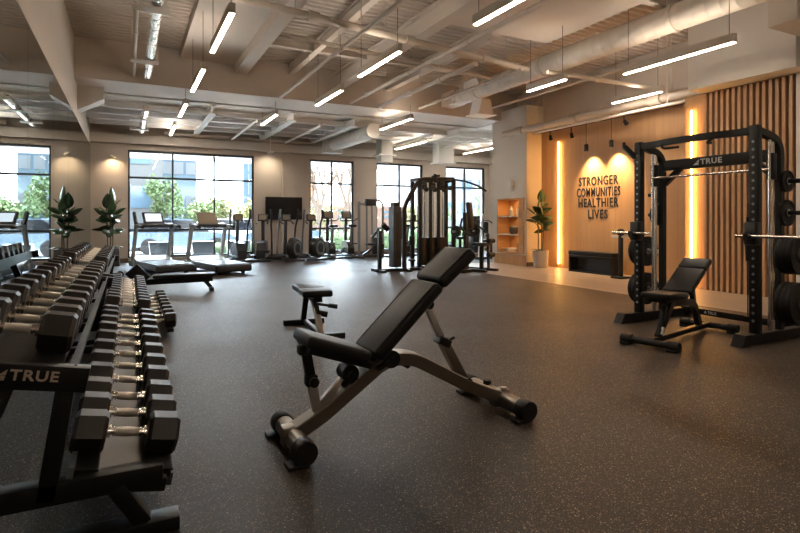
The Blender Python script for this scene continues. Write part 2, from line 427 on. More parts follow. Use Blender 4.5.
for k, (yy, lab) in enumerate(((13.4, 'white cross joist nearest the boxed cross beam'), (14.2, 'second white cross joist from the boxed cross beam'), (15.0, 'third white cross joist from the boxed cross beam'), (15.8, 'white cross joist nearest the windows'))):
    struct(ibeam((XM+.004, yy, 3.74), (XR, yy, 3.74), .12, .14).build('ceiling_cross_joist', M['ceil_back']), lab)
for k, (x, lab) in enumerate(((1.72, 'pale joist over the wide window'), (3.6, 'pale joist ahead of the television'), (5.2, 'pale joist over the ellipticals'), (8.4, 'pale joist over the cable station'))):
    struct(ibeam((x, BY1, 3.70), (x, YB, 3.70), .16, .20).build('ceiling_back_joist', M['ceil_back']), lab)
struct(MB().b2(XM+.004, XR, 16.40, 16.595, 3.28, 3.52).build('trim_9', M['paint_light']), 'pale boxed header above the windows')

def pipe(name, pts, r, label, mat='ceil', cat='pipe', fil=0., couplings=(), hang=(), ztop=ZD):
    t = thing(name, label, cat, pts[0])
    MB().tube(pts, r, 14, fil).build('pipe_run', M[mat], t, pts[0])
    a = Vector(pts[0]); b = Vector(pts[1])
    for u in couplings:
        p = a.lerp(b, u); d = (b-a).normalized() * r * 1.5
        MB().cyl(p-d, p+d, r*1.35).build('coupling', M[mat], t, pts[0])
    for u in hang:
        p = a.lerp(b, u)
        MB().cyl(p, (p.x, p.y, ztop), .008, None, 8).build('hanger_rod', M[mat], t, pts[0])
    return t
pipe('sprinkler_pipe', [(1.2, 7.0, 4.02), (6.7, 7.85, 4.02)], .055, 'fat beige pipe crossing the ceiling ahead of the bench', 'ceil', couplings=(.2, .5, .8), hang=(.15, .42, .9))
pipe('sprinkler_pipe', [(2.3, 8.4, 4.13), (6.7, 9.0, 4.13)], .035, 'thinner beige cross pipe nearer the boxed cross beam', 'ceil', couplings=(.3, .7), hang=(.2, .55))
pipe('conduit', [(2.97, 1.5, 3.86), (2.97, 11.58, 3.86)], .032, 'straight conduit over the bench with round couplings', 'ceil', couplings=(.4, .62, .85), hang=(.3, .55, .8))
pipe('conduit', [(4.62, 2.0, 3.90), (4.62, 11.58, 3.90)], .035, 'conduit running below the steel joist', 'ceil', couplings=(.5, .7, .9), hang=(.4, .8))
pipe('conduit', [(5.35, 7.6, 3.88), (5.35, 11.58, 3.88)], .045, 'conduit hung between the joist and the big duct', 'ceil', couplings=(.3, .6, .9), hang=(.5, .8))
pipe('conduit', [(.10, 2.5, 3.98), (.10, 11.58, 3.98)], .03, 'slim conduit beside the bright spiral duct', 'paint_light', couplings=(.4, .7), hang=(.3, .6))
pipe('conduit', [(2.75, 12.9, 3.56), (2.75, 16.35, 3.56)], .03, 'white conduit above the second treadmill', 'ceil_back', couplings=(.3, .7), hang=(.2, .5), ztop=ZB)
pipe('conduit', [(4.35, 12.9, 3.56), (4.35, 16.35, 3.56)], .035, 'white conduit above the television', 'ceil_back', couplings=(.3, .75), hang=(.5,), ztop=ZB)
pipe('conduit', [(7.6, 12.9, 3.58), (7.6, 16.35, 3.58)], .04, 'white conduit above the cable station', 'ceil_back', couplings=(.5,), hang=(.4,), ztop=ZB)
pipe('conduit', [(9.3, 12.9, 3.58), (9.3, 16.35, 3.58)], .03, 'thin white conduit nearest the corner window', 'ceil_back', couplings=(.4,), hang=(.6,), ztop=ZB)
pipe('cross_pipe', [(.9, 16.28, 3.60), (5.3, 16.28, 3.60)], .05, 'dark dusty pipe along the top of the back wall', 'duct', couplings=(.3, .7), hang=(.5,), ztop=ZB)
pipe('drain_pipe', [(9.05, 4.9, 3.50), (9.05, 11.55, 3.48)], .085, 'beige pipe along the top of the oak wall', 'duct', couplings=(.3, .62, .9), hang=(.25, .5, .8))
pipe('slim_conduit', [(8.85, 6.1, 3.30), (8.85, 10.2, 3.30)], .03, 'slim conduit below the beige pipe by the oak wall', 'duct', couplings=(.5,), hang=(.1, .9))
pipe('sprinkler_pipe', [(6.6, 7.2, 3.80), (9.4, 7.0, 3.75)], .04, 'short cross pipe above the oak wall spotlights', 'ceil', couplings=(.4,), hang=(.6,))
pipe('conduit', [(6.45, 7.7, 3.95), (6.45, 11.58, 3.95)], .03, 'long conduit beside the big round duct', 'ceil', couplings=(.3, .8), hang=(.5,))
pipe('conduit', [(8.2, 5.0, 4.0), (8.2, 11.58, 4.0)], .03, 'conduit high between the big duct and the oak wall', 'ceil', couplings=(.3, .8), hang=(.5,))

def spiral_duct(name, label, x, z, y0, y1, r, mat, rib=.16, straps=(), ztop=4.61):
    t = thing(name, label, 'duct', (x, y0, z))
    prof = []; L = y1 - y0; n = int(L / rib)
    prof.append((r*.2, 0)); prof.append((r, 0))
    for i in range(1, n):
        a = L * i / n
        prof += [(r, a - .007), (r + .004, a), (r, a + .007)]
    prof += [(r, L), (r*.2, L)]
    MB().lathe(prof, 36, Matrix.Rotation(-PI/2, 4, 'X')).build('duct_body', M[mat], t, None, 60)
    for a in straps:
        MB().lathe([(r+.01, a-.03), (r+.018, a-.03), (r+.018, a+.03), (r+.01, a+.03)], 36, Matrix.Rotation(-PI/2, 4, 'X')).build('strap', M[mat], t)
        for s in (-1, 1):
            MB().cyl((s*(r+.01), a, 0), (s*(r+.01), a, ztop-z), .007, None, 8).build('hanger_rod', M[mat], t)
    return t
d1 = spiral_duct('spiral_duct', 'big beige round duct hung ahead of the oak wall', 7.27, 4.20, -1.0, 11.1, .20, 'duct', .2, (6.2, 9.0, 11.2))
MB().box((-.165, 11.3, .10), (.12, .75, .26), (0, R(-25), 0)).build('grille_collar', M['duct'], d1)
MB().box((-.231, 11.3, .13), (.02, .55, .17), (0, R(-25), 0)).build('grille', M['grey'], d1)
MB().b2(-.17, .17, 12.0, 12.59, -.17, .17).build('transition_box', M['duct'], d1)
d2 = spiral_duct('spiral_duct', 'bright spiral metal duct near the mirror', .34, 4.0, 1.6, 11.58, .07, 'galv', .09)
d2b = spiral_duct('spiral_duct', 'bright spiral metal duct continuing past the boxed cross beam', .34, 3.6, 12.8, 16.3, .07, 'galv', .09)
for yy in (5.0, 7.6, 10.2):
    MB().b2(-.30, .14, yy-1.6-.11, yy-1.6+.11, -.092, -.080).build('trapeze_plate', M['ceil'], d2)
    for x in (-.28, .12): MB().cyl((x, yy-1.6, -.085), (x, yy-1.6, .60), .007, None, 8).build('hanger_rod', M['ceil'], d2)
for yy in (13.9, 15.4):
    MB().b2(-.30, .14, yy-12.8-.11, yy-12.8+.11, -.092, -.080).build('trapeze_plate', M['ceil_back'], d2b)
    for x in (-.28, .12): MB().cyl((x, yy-12.8, -.085), (x, yy-12.8, .2), .007, None, 8).build('hanger_rod', M['ceil_back'], d2b)
d3 = spiral_duct('spiral_duct', 'white round duct over the exercise bikes', 5.75, 3.52, 12.8, 15.7, .20, 'ceil_back', .18)
MB().b2(-.30, .26, 2.9, 3.25, -.26, .28).build('plenum_box', M['ceil_back'], d3)
t = thing('duct_drop_box', 'white boxed duct drop above the cable station', 'duct', (9.5, 15.4, 3.1))
MB().b2(-.3, .3, -.2, .2, 0, .70, .01).build('box_body', M['ceil_back'], t); MB().b2(-.36, .36, -.26, .26, -.04, .0).build('flange', M['ceil_back'], t)
t = thing('duct_drop_box', 'white boxed duct drop between the bikes and the cable station', 'duct', (7.3, 15.4, 3.0))
MB().b2(-.2, .2, -.2, .2, 0, .80, .01).build('box_body', M['ceil_back'], t); MB().b2(-.3, .3, -.26, .26, .20, .25).build('flange', M['ceil_back'], t)
t = thing('air_diffuser', 'small white air diffuser beside the end of the big duct', 'vent', (7.62, 10.6, 3.72))
MB().prism([(-.22, 0), (.22, 0), (.12, .35), (-.12, .35)], 'y', -.2, .2).build('hood', M['ceil_back'], t); MB().b2(-.28, .28, -.26, .26, -.03, 0).build('flange', M['ceil_back'], t)
MB().cyl((0, 0, .35), (0, 0, .88), .04).build('neck', M['ceil_back'], t)

# linear pendant lights
def linear(x, y0, y1, z, label, ztop=4.61):
    t = thing('linear_light', label, 'light', (x, (y0+y1)/2, z), 0, 'linear ceiling lights')
    h = (y1 - y0) / 2
    MB().b2(-.036, .036, -h, h, .010, .125, .004).build('housing', M['duct'], t)
    MB().b2(-.026, .026, -h+.01, h-.01, .0, .0105).build('diffuser', M['led'], t)
    if not 11 < y0 < 12.75: MB().b2(-.025, .025, -h+.05, h-.05, .120, .1254).build('uplight', M['ledup_back' if y0 > 11 else 'ledup'], t)  # added upward glow to brighten the ceiling
    for s in (-1, 1):
        MB().cyl((0, s*(h-.08), .11), (0, s*(h-.08), ztop - z), .004, None, 6).build('cable', M['dgrey'], t)
Z = 3.5
linear(1.04, 6.17, 7.77, Z, 'linear light hanging nearest in the row beside the spiral duct', 4.44)
linear(1.04, 8.70, 10.32, Z, 'second linear light back in the row beside the spiral duct', 4.44)
linear(1.04, 11.50, 12.97, Z, 'third linear light back in the row beside the spiral duct', 3.84)
linear(1.04, 14.26, 15.9, Z, 'farthest linear light in the row beside the spiral duct, by the window', ZB)
linear(3.68, 3.7, 5.25, Z, 'linear light nearest over the inclined bench, half cut off by the frame')
linear(3.34, 6.54, 8.0, Z, 'linear light high above the middle of the floor')
linear(3.42, 9.0, 10.43, Z, 'linear light just ahead of the boxed cross beam')
linear(2.93, 11.75, 13.2, Z, 'linear light under the cross beam nearest the television', ZB)
linear(5.82, 10.8, 12.5, Z, 'linear light below the white round duct', 3.84)
linear(6.45, 6.6, 7.55, Z, 'short linear light below the big beige duct', 4.42)
linear(7.05, 4.2, 5.95, Z, 'long linear light above the power rack')
linear(8.62, 6.45, 7.55, Z, 'linear light closest to the oak wall')
linear(7.9, 13.8, 15.8, Z, 'linear light over the cable station', ZB)
for yy_ in (-2.2, .9):  # unseen lights added behind the viewer to brighten the front
    linear(1.04 if yy_ < 0 else 6.4, yy_, yy_+1.6, Z, 'linear light %s' % ('behind the viewer beside the mirror' if yy_ < 0 else 'behind the viewer on the power rack side'), 4.42)
linear(3.6, .2, 1.8, Z, 'linear light directly over the viewer')  # one more unseen light added for the front
linear(10.6, 14.0, 15.8, Z, 'linear light in the far corner', ZB)

# pendants and track heads
def spot(loc, target, power, size=50, blend=.6, col=(1, .66, .34), rad=.03):
    l = bpy.data.lights.new('spot_lamp', 'SPOT'); l.energy = power; l.spot_size = R(size); l.spot_blend = blend; l.color = col; l.shadow_soft_size = rad
    o = bpy.data.objects.new('spot_lamp', l); C.objects.link(o); o.location = loc
    d = Vector(target) - Vector(loc); o.rotation_euler = d.to_track_quat('-Z', 'Y').to_euler()
    return o
for yy, lab in ((8.86, 'black pendant spot above the start of the wall lettering'), (8.155, 'black pendant spot above the end of the wall lettering')):
    t = thing('pendant_spot', lab, 'light', (9.27, yy, 2.74), 0, 'pendant spots over the lettering')
    MB().lathe([(.02, .17), (.048, .15), (.048, 0), (.036, 0), (.036, .03), (.0, .03)], 20).build('shade', M['black'], t)
    MB().cyl((0, 0, .028), (0, 0, .033), .034).build('bulb', M['lampface'], t)
    MB().cyl((0, 0, .165), (0, 0, .74), .006, None, 8).build('cord', M['black'], t)
    spot((9.27, yy, 2.735), (9.52, yy, 1.95), 85, 96, 1.)
def track_head(loc, aim, label, mat='black', power=0):
    t = thing('track_spot', label, 'light', loc, 0)
    a = Vector(aim).normalized()
    MB().cyl((0, 0, 0), a*.12, .035, .045).build('lamp_head', M[mat], t)
    MB().cyl(a*.121, a*.124, .036).build('bulb', M['lampface'] if power else M['silver'], t)
    MB().cyl((0, 0, 0), (0, 0, .13), .012, None, 10).build('stem', M[mat], t)
    return t
track_head((9.25, 10.0, 3.26), (.4, .2, -1), 'black track head above the potted plant')
track_head((9.25, 9.3, 3.22), (.4, .1, -1), 'black track head between the plant and the first pendant')
track_head((9.3, 7.85, 3.28), (.4, -.3, -.8), 'black track head just past the second pendant')
t = thing('wall_spot', 'small wall spotlight above the plant beside the mirror', 'light', (-.36, YB, 2.92))
MB().cyl((0, -.005, 0), (0, -.08, 0), .012, None, 8).build('stem', M['dgrey'], t); MB().cyl((-.06, -.09, .02), (.05, -.09, -.02), .035).build('lamp_head', M['cream'], t)
spot((-.36, YB-.22, 2.93), (-.36, YB, 2.2), 9, 125, 1., (1, .74, .46))
t = thing('ceiling_spot', 'small white ceiling spotlight above the television', 'light', (3.78, 15.9, 3.12))
MB().cyl((0, 0, .05), (0, 0, 1.5), .01, None, 8).build('stem', M['ceil_back'], t); MB().cyl((-.09, .02, .03), (.09, -.02, .08), .035).build('lamp_head', M['ceil_back'], t)
spot((3.85, 16.1, 3.1), (3.85, 16.55, 2.6), 9, 125, 1., (1, .84, .62))
# amber light channels in the timber wall
for nm, x, y, z0, z1, lab in (('led_channel', TX, 9.94, .10, 3.1, 'amber vertical light strip beside the potted plant'), ('led_channel', LX-.021, 5.93, .06, 3.08, 'amber vertical light strip beside the slats')):
    t = thing(nm, lab, 'light', (x, y, z0), 0, 'amber light strips')
    MB().b2(-.021, -.001, -.006, .006, 0, z1-z0).build('channel', M['oak'], t)
    MB().cyl((-.034, 0, 0), (-.034, 0, z1-z0), .012, None, 12).build('diffuser', M['ledstrip'], t)

# ------------------------------------------------------------------ mirror
t = thing('wall_mirror', 'tall frameless wall mirror behind the dumbbell racks', 'mirror', (XM, 8, 0))
ys = [YF+.05, -1.7, .35, 2.4, 4.45, 6.5, 8.55, 10.6, 12.65, 14.7, YB-.01]
for a, b in zip(ys, ys[1:]):
    MB().b2(-.011, 0, a-8+.004, b-8-.004, .12, 3.175).build('mirror_panel', M['mirror'], t)

# ------------------------------------------------------------------ dumbbell racks
TILT = R(11)
def rack(label, y0, y1, loc, low=False, nearlogo=True):
    t = thing('dumbbell_rack', label, 'rack', loc, 0, 'dumbbell racks')
    off = (loc[0], loc[1], loc[2])
    ct, st = math.cos(TILT), math.sin(TILT)
    def tr(cx, cz, u, w):   # tray frame: u across (toward the room), w normal
        return (cx + u*ct + w*st, cz - u*st + w*ct)
    UP = (-.392, .704); LO = (-.018, .250)
    for yy in (y0, y1):
        f = MB()
        s = 1 if yy == y0 else -1
        ye = yy + .05*s
        # two leaning posts
        f.bar((-.62, ye, .02), (-.36, ye, .70), .075, .05, (0, 1, 0), .004)
        f.bar((-.26, ye, .20), (-.19, ye, .66), .06, .075, (0, 1, 0), .004)
        e = f.build('end_frame', M['black'], t, off)
        MB().bar((-.66, ye, .225), (.12, ye, .222), .075, .075, (0, 0, 1), .004).build('cross_beam', M['black'], e, off)
        MB().bar((-.04, ye, .20), (.055, ye, .045), .06, .08, (0, 1, 0), .004).build('strut', M['black'], e, off)
        MB().bar((-.70, ye, .026), (.18, ye, .026), .10, .052, (0, 0, 1), .006).build('foot', M['black'], e, off)
        a = tr(*UP, -.30, -.035); b = tr(*UP, .275, -.035)
        MB().bar((a[0], yy+.03*s, a[1]), (b[0], yy+.03*s, b[1]), .06, .088, (0, 0, 1), .004).build('end_plate', M['black'], e, off)
        a = tr(*LO, -.20, -.045); b = tr(*LO, .16, -.045)
        MB().bar((a[0], ye, a[1]), (b[0], ye, b[1]), .06, .05, (0, 0, 1), .004).build('tray_bracket', M['black'], e, off)
    for (cx, cz), w, lip in ((UP, .46, .012), (LO, .36, -.006)):
        tray = MB()
        a = tr(cx, cz, -w/2+.05, -.012); b = tr(cx, cz, w/2-.05, -.012)
        tray.prism([a, b, (b[0]+.001, b[1]-.005), (a[0]+.001, a[1]-.005)], 'y', y0+.06, y1-.06)
        tray.build('tray', M['traymetal'], t, off)
        for u in (-.13, .13):
            a = tr(cx, cz, u-.05, -.016)
            q = [tr(cx, cz, u-.05, -.04), tr(cx, cz, u+.05, -.04), tr(cx, cz, u+.05, 0), tr(cx, cz, u-.05, 0)]
            MB().prism(q, 'y', y0+.06, y1-.06).build('saddle_rail', M['black'], t, off)
        q = [tr(cx, cz, w/2-.03, -.05), tr(cx, cz, w/2, -.05), tr(cx, cz, w/2, lip), tr(cx, cz, w/2-.008, lip), tr(cx, cz, w/2-.008, -.03), tr(cx, cz, w/2-.03, -.03)]
        MB().prism(q, 'y', y0+.03, y1-.03).build('front_rail', M['dgrey'], t, off)
        q = [tr(cx, cz, -w/2, -.08), tr(cx, cz, -w/2+.02, -.08), tr(cx, cz, -w/2+.02, .02), tr(cx, cz, -w/2, .02)]
        MB().prism(q, 'y', y0+.03, y1-.03).build('back_rail', M['grey'], t, off)
    if low:
        for u in (-.10, .15):
            MB().b2(.235+u-.03, .235+u+.03, y0+.06, y1-.06, .05, .085).build('low_rail', M['black'], t, off)
    return t, tr, UP, LO
R1 = (2.22, 5.62); R2 = (5.82, 8.9)
rk1, tr, UP, LO = rack('black two-tier dumbbell rack with the lettered end plate, nearest the viewer', R1[0], R1[1], (-.2, R1[0], 0))
rk2, _, _, _ = rack('black dumbbell rack standing beyond the lettered rack, by the mirror', R2[0], R2[1], (-.2, R2[0], 0), True)

def logo(parent, mat, size, loc, rot, ext=.002):
    """angular stripe mark followed by the word, drawn on one plane"""
    m = MB(); h = size * .72; x = -size * 2.05
    for k, (a0, a1) in enumerate(((0, .42), (.50, .98))):
        y0, y1 = -h/2 + h*a0, -h/2 + h*a1
        sl = 1.15
        def xl(y): return x + (y + h/2) * sl
        def xr(y): return x + h*1.05 + (y + h/2)*.12
        m.prism([(xl(y0), y0), (xr(y0), y0), (xr(y1), y1), (xl(y1), y1)], 'z', -ext, ext)
    a = m.build('logo_mark', mat, parent); a.location = loc; a.rotation_euler = rot
    b = text('logo_lettering', 'TRUE', size, mat, parent, loc, rot, ext, size*.022, 1.12, 'CENTER', 1.12)
    for v in b.data.vertices: v.co.x += size * .42
    return a, b
e = [c for c in rk1.children if c.name.startswith('end_frame')][0]
plate = [c for c in e.children if c.name.startswith('end_plate')][0]
a = tr(*UP, .035, -.035)
logo(plate, M['logo'], .050, (a[0]+.2+.056, -.0025, a[1]-.004), (PI/2, TILT, 0), .002)

# dumbbells
def dumbbell(label, flat, half, loc, group):
    t = thing('dumbbell', label, 'dumbbell', loc, 0, group)
    t.rotation_euler = (0, TILT, 0)
    hl = .074
    for s in (-1, 1):
        MB().hexp(s*hl, s*half, flat, .014).build('head', M['hexrub'], t, None, 12)
    h = MB(); h.cyl((-hl, 0, 0), (hl, 0, 0), .0135, None, 16)
    for s in (-1, 1):
        h.cyl((s*hl, 0, 0), (s*(hl-.014), 0, 0), .024, None, 16); h.cyl((s*(hl-.022), 0, 0), (s*(hl-.03), 0, 0), .0185, None, 16)
    hd = h.build('handle', M['chrome'], t)
    g = MB(); g.lathe([(.0135, -.046), (.0165, -.044), (.0185, -.015), (.0192, 0), (.0185, .015), (.0165, .044), (.0135, .046)], 16, Matrix.Rotation(PI/2, 4, 'Y'))
    g.build('grip', M['knurl'], hd)
    return t
FL = .146
def place(proto, x, y, z, label, group, sc):
    o = dup(proto, (x, y, z), (0, TILT, random.uniform(-.02, .02)), label, group)
    o.scale = (sc, sc, sc)
    return o
proto = None
def row(spec, yl, grp, lab, scl):
    global proto
    for i, yv in enumerate(yl):
        sc = scl(i)
        c = tr(*spec, 0., FL/2*sc + .004)
        L = lab(i)
        if proto is None:
            proto = dumbbell(L, FL, .190, (c[0], yv, c[1]), grp); proto.scale = (sc, sc, sc)
        else: place(proto, c[0], yv, c[1], L, grp, sc)
yl_low1 = [2.46, 2.70, 2.95, 3.25, 3.55, 3.86, 4.18, 4.50, 4.80, 5.08, 5.34]
yl_low2 = [6.05, 6.30, 6.55, 6.80, 7.05, 7.30, 7.55, 7.80, 8.05, 8.30, 8.55]
yl_up1 = [2.50, 2.72, 2.95, 3.22, 3.50, 3.78, 4.08, 4.38, 4.66, 4.92, 5.18, 5.42]
yl_up2 = [6.05, 6.35, 6.65, 6.95, 7.25, 7.55, 7.85, 8.15, 8.45]
row(LO, yl_low1, 'hex dumbbells on the lower tier of the lettered rack', lambda i: ORD[i] + ' black hex dumbbell from the near end of the lettered rack\'s lower tier', lambda i: 1.02 + .008*i)
row(UP, yl_up1, 'hex dumbbells on the upper tier of the lettered rack', lambda i: ORD[i] + ' black hex dumbbell from the near end of the lettered rack\'s upper tier', lambda i: 1.0)
row(LO, yl_low2, 'hex dumbbells on the lower tier of the second rack', lambda i: ORD[i] + ' black hex dumbbell from the near end of the second rack\'s lower tier', lambda i: 1.08)
row(UP, yl_up2, 'hex dumbbells on the upper tier of the second rack', lambda i: ORD[i] + ' black hex dumbbell from the near end of the second rack\'s upper tier', lambda i: 1.04)
for i, yv in enumerate((6.0, 6.28, 6.56, 6.84, 7.12, 7.4, 7.7, 8.0)):
    o = dup(proto, (.265, yv, .085 + FL/2), (0, 0, random.uniform(-.03, .03)), ORD[i] + ' black hex dumbbell from the near end of the second rack\'s floor-level rail', 'hex dumbbells on the floor-level rail')
    o.scale = (.95, .95, .95)

# ------------------------------------------------------------------ foreground bench (local: x along bench, front at -x)
def pad(mb, p0, p1, w, th, bev):
    """cushion between two points of its top centre line, given width and thickness"""
    p0 = Vector(p0); p1 = Vector(p1); d = (p1-p0).normalized(); y = Vector((0, 1, 0)); z = d.cross(y); z = -z if z.z < 0 else z
    c = (p0+p1)/2 - z*th/2
    mb.box(c, ((p1-p0).length, w, th), Matrix((d, y if Matrix((d, y, z)).determinant() > 0 else -y, z)).transposed(), bev, 4)
    return mb
b = thing('adjustable_bench', 'inclined black weight bench with bronze frame in the middle of the floor', 'bench', (1.42, 2.74, 0))
fr = MB(); fr.rect([(-.645, 0, .085), (-.50, 0, .155), (-.13, 0, .405), (.03, 0, .405), (.45, 0, .17), (.69, 0, .07)], .105, .074, .11)
fr.build('main_frame', M['bronze'], b)
for nm, x, rr, y0, y1, z in (('front_crossbar', -.655, .050, -.215, .20, .068), ('rear_crossbar', .69, .050, -.25, .33, .064)):
    cb = MB().cyl((x, y0, z), (x, y1, z), rr, None, 28).build(nm, M['bronze'], b)
    for yy, s in ((y0, -1), (y1, 1)):
        MB().lathe([(.01, -.006), (rr*1.13, -.006), (rr*1.2, .004), (rr*1.2, .068), (rr*1.1, .076), (.02, .076)], 28, Matrix.Translation((x, yy + s*.035, z)) @ Matrix.Rotation(s*PI/2, 4, 'X')).build('end_cap', M['rubber'], cb)
        MB().box((x - .035, yy, .011), (.11, .085, .022), None, .006).build('foot_pad', M['rubber'], cb)
    MB().box((x, 0, z+.004), (rr*2.3, .085, rr*2.1), None, .012).build('clamp_plate', M['bronze'], cb)
MB().cyl((.69, .13, .10), (.69, .13, .14), .026).cyl((.69, .13, .08), (.69, .13, .10), .014).build('knob', M['rubber'], b)
MB().cyl((.70, -.03, .12), (.70, -.03, .135), .022).cyl((.655, -.03, .118), (.655, -.03, .13), .018).build('level_bolt', M['silver'], b)
# seat
MB().bar((-.520, 0, .175), (-.557, 0, .365), .048, .04, (0, 1, 0), .004).build('seat_post', M['silver'], b)
MB().bar((-.551, 0, .33), (-.580, 0, .50), .05, .044, (0, 1, 0), .006).box((-.553, 0, .345), (.064, .064, .064), None, .012).build('post_sleeve', M['black'], b)
MB().cyl((-.553, -.045, .345), (-.553, -.065, .345), .026).build('sleeve_knob', M['black_gloss'], b)
MB().bar((-.505, 0, .205), (-.375, 0, .325), .04, .035, (0, 1, 0), .004).build('stay', M['silver'], b)
MB().bar((-.375, 0, .325), (-.30, 0, .255), .06, .05, (0, 1, 0), .01).cyl((-.345, -.05, .36), (-.345, .05, .36), .048).cyl((-.345, -.06, .36), (-.345, .06, .36), .015).cyl((-.31, -.05, .30), (-.31, .05, .30), .034).build('seat_hinge', M['black'], b)
st = pad(MB(), (-.60, 0, .610), (-.25, 0, .487), .285, .064, .022).build('seat', M['leather'], b)
pad(MB(), (-.585, 0, .541), (-.235, 0, .418), .20, .035, .006).bar((-.60, -.03, .51), (-.60, .03, .51), .05, .05, (0, 0, 1), .01).build('seat_plate', M['black'], st)
# back
bk = pad(MB(), (-.250, 0, .478), (.145, 0, .845), .30, .070, .022).build('backrest', M['leather'], b)
hp = pad(MB(), (.152, 0, .855), (.378, 0, 1.035), .30, .074, .024).build('headrest', M['leather'], b)
for o, p0, p1 in ((bk, (-.23, .497), (.13, .831)), (hp, (.17, .869), (.36, 1.021))):
    d = (Vector(p1) - Vector(p0)).normalized(); n = Vector((-d.y, d.x)) * .0
    for s in (-1, 1):
        MB().tube([(p0[0]-.004, s*.128, p0[1]-.004), (p1[0]-.004, s*.128, p1[1]-.004)], .0035, 6).build('piping', M['stitch'], o)
MB().bar((-.20, 0, .40), (.31, 0, .885), .07, .045, (0, 1, 0), .005).build('back_rail', M['black'], b)
pv = MB()
for yy in (-.056, .056): pv.cyl((-.105, yy-.012, .415), (-.105, yy+.012, .415), .05); pv.bar((-.105, yy, .415), (-.20, yy, .375), .02, .07, (0, 1, 0))
pv.cyl((-.105, -.08, .415), (-.105, .08, .415), .016); pv.build('back_pivot', M['black'], b)
MB().bar((.148, 0, .70), (.30, 0, .40), .036, .036, (0, 1, 0), .003).build('support_inner', M['silver'], b)
MB().bar((.255, 0, .485), (.42, 0, .195), .058, .058, (0, 1, 0), .004).build('support_sleeve', M['bronze'], b)
MB().box((.265, 0, .465), (.085, .078, .05), (0, R(28), 0), .008).cyl((.29, -.02, .47), (.335, -.02, .485), .010).build('pop_pin', M['black_gloss'], b)
for px_, pz_, pr_ in ((.42, .20, .033), (.15, .70, .028)): MB().cyl((px_, -.05, pz_), (px_, .05, pz_), pr_).build('support_pivot', M['black'], b)
MB().cyl((.005, -.045, .365), (.005, .045, .365), .02).build('frame_bolt', M['black'], b)

# ------------------------------------------------------------------ small flat bench behind
b = thing('flat_bench', 'small flat black bench standing behind the inclined bench', 'bench', (1.76, 5.55, 0), R(-6))
pd = MB().box((0, .17, .435), (.29, .42, .07), None, .022, 4).build('seat_pad', M['leather'], b)
MB().box((0, -.20, .435), (.31, .30, .07), None, .022, 4).build('end_pad', M['leather'], b)
MB().bar((0, .32, .375), (0, -.32, .375), .10, .05, (0, 0, 1), .006).build('under_rail', M['black'], b)
MB().rect([(0, .28, .345), (-.02, .36, .05)], .06, .05, 0, (0, 1, 0)).build('leg', M['black'], b)
MB().rect([(0, -.10, .345), (0, -.26, .27), (0, -.46, .05)], .065, .05, .1, (0, 1, 0)).build('leg', M['bronze'], b)
MB().bar((-.24, .37, .03), (.22, .37, .03), .07, .06, (0, 0, 1), .008).build('foot', M['black'], b)
MB().bar((-.24, -.48, .03), (.24, -.48, .03), .07, .06, (0, 0, 1), .008).build('foot', M['black'], b)
MB().bar((0, .37, .04), (0, -.48, .04), .05, .04, (0, 0, 1), .004).build('spine', M['dgrey'], b)
MB().cyl((.0, -.30, .33), (.17, -.33, .30), .014).cyl((.11, -.32, .311), (.20, -.335, .295), .024).build('roller_handle', M['rubber'], b)
MB().cyl((.0, -.30, .24), (.10, -.33, .22), .03).build('roller_handle', M['rubber'], b)

# ------------------------------------------------------------------ low decline bench by the racks
b = thing('decline_bench', 'low black decline bench lying ahead of the treadmills', 'bench', (.62, 9.55, 0), R(-4))
MB().box((.22, 0, .265), (.96, .27, .055), None, .02, 4).build('bench_pad', M['leather'], b)
MB().bar((-.75, 0, .17), (.66, 0, .19), .07, .09, (0, 0, 1), .006).build('main_beam', M['black'], b)
MB().bar((-.38, 0, .18), (-.58, 0, .40), .24, .06, (0, 1, 0), .02).build('back_pad', M['leather'], b)
MB().cyl((-.72, -.2, .33), (-.72, .2, .33), .055).cyl((-.72, -.26, .33), (-.72, .26, .33), .014).build('foam_roller', M['rubber'], b)
MB().bar((-.72, 0, .2), (-.72, 0, .33), .05, .05).build('roller_post', M['black'], b)
MB().bar((.54, 0, .16), (.64, 0, .04), .06, .05, (0, 1, 0)).bar((.64, -.16, .03), (.64, .16, .03), .07, .06, (0, 0, 1), .01).build('leg', M['black'], b)
MB().bar((-.65, -.25, .03), (-.65, .25, .03), .07, .06, (0, 0, 1), .01).bar((-.65, 0, .03), (-.65, 0, .2), .06, .06).build('leg', M['black'], b)

# ------------------------------------------------------------------ bench in the power rack
b = thing('adjustable_bench', 'black inclined bench standing at the power rack', 'bench', (4.98, 3.505, 0), R(11.7))
for nm, x, w in (('front_crossbar', -.66, .27), ('rear_crossbar', .66, .29)):
    cb = MB().cyl((x, -w+.03, .05), (x, w-.03, .05), .032, None, 20).build(nm, M['black'], b)
    for s in (-1, 1): MB().cyl((x, s*(w-.10), .05), (x, s*w, .05), .043).box((x-.01, s*(w-.05), .012), (.1, .09, .024), None, .006).build('end_cap', M['rubber'], cb)
MB().rect([(-.66, 0, .06), (.66, 0, .06)], .06, .05).build('main_frame', M['black'], b)
MB().bar((-.50, 0, .07), (-.20, 0, .40), .07, .05, (0, 1, 0), .005).bar((-.47, .0, .08), (-.36, 0, .36), .05, .045, (0, 1, 0), .005).build('front_post', M['black'], b)
MB().rect([(-.25, 0, .38), (.18, 0, .345), (.30, 0, .30), (.42, 0, .06)], .075, .05, .08, (0, 1, 0)).build('rear_arm', M['black'], b)
MB().cyl((-.48, -.02, .10), (-.44, -.02, .16), .022).build('adjust_knob', M['silver'], b)
pad(MB(), (-.56, 0, .500), (-.14, 0, .482), .28, .06, .02).build('seat', M['leather'], b)
MB().bar((-.5, 0, .42), (-.14, 0, .41), .16, .03, (0, 0, 1)).build('seat_plate', M['black'], b)
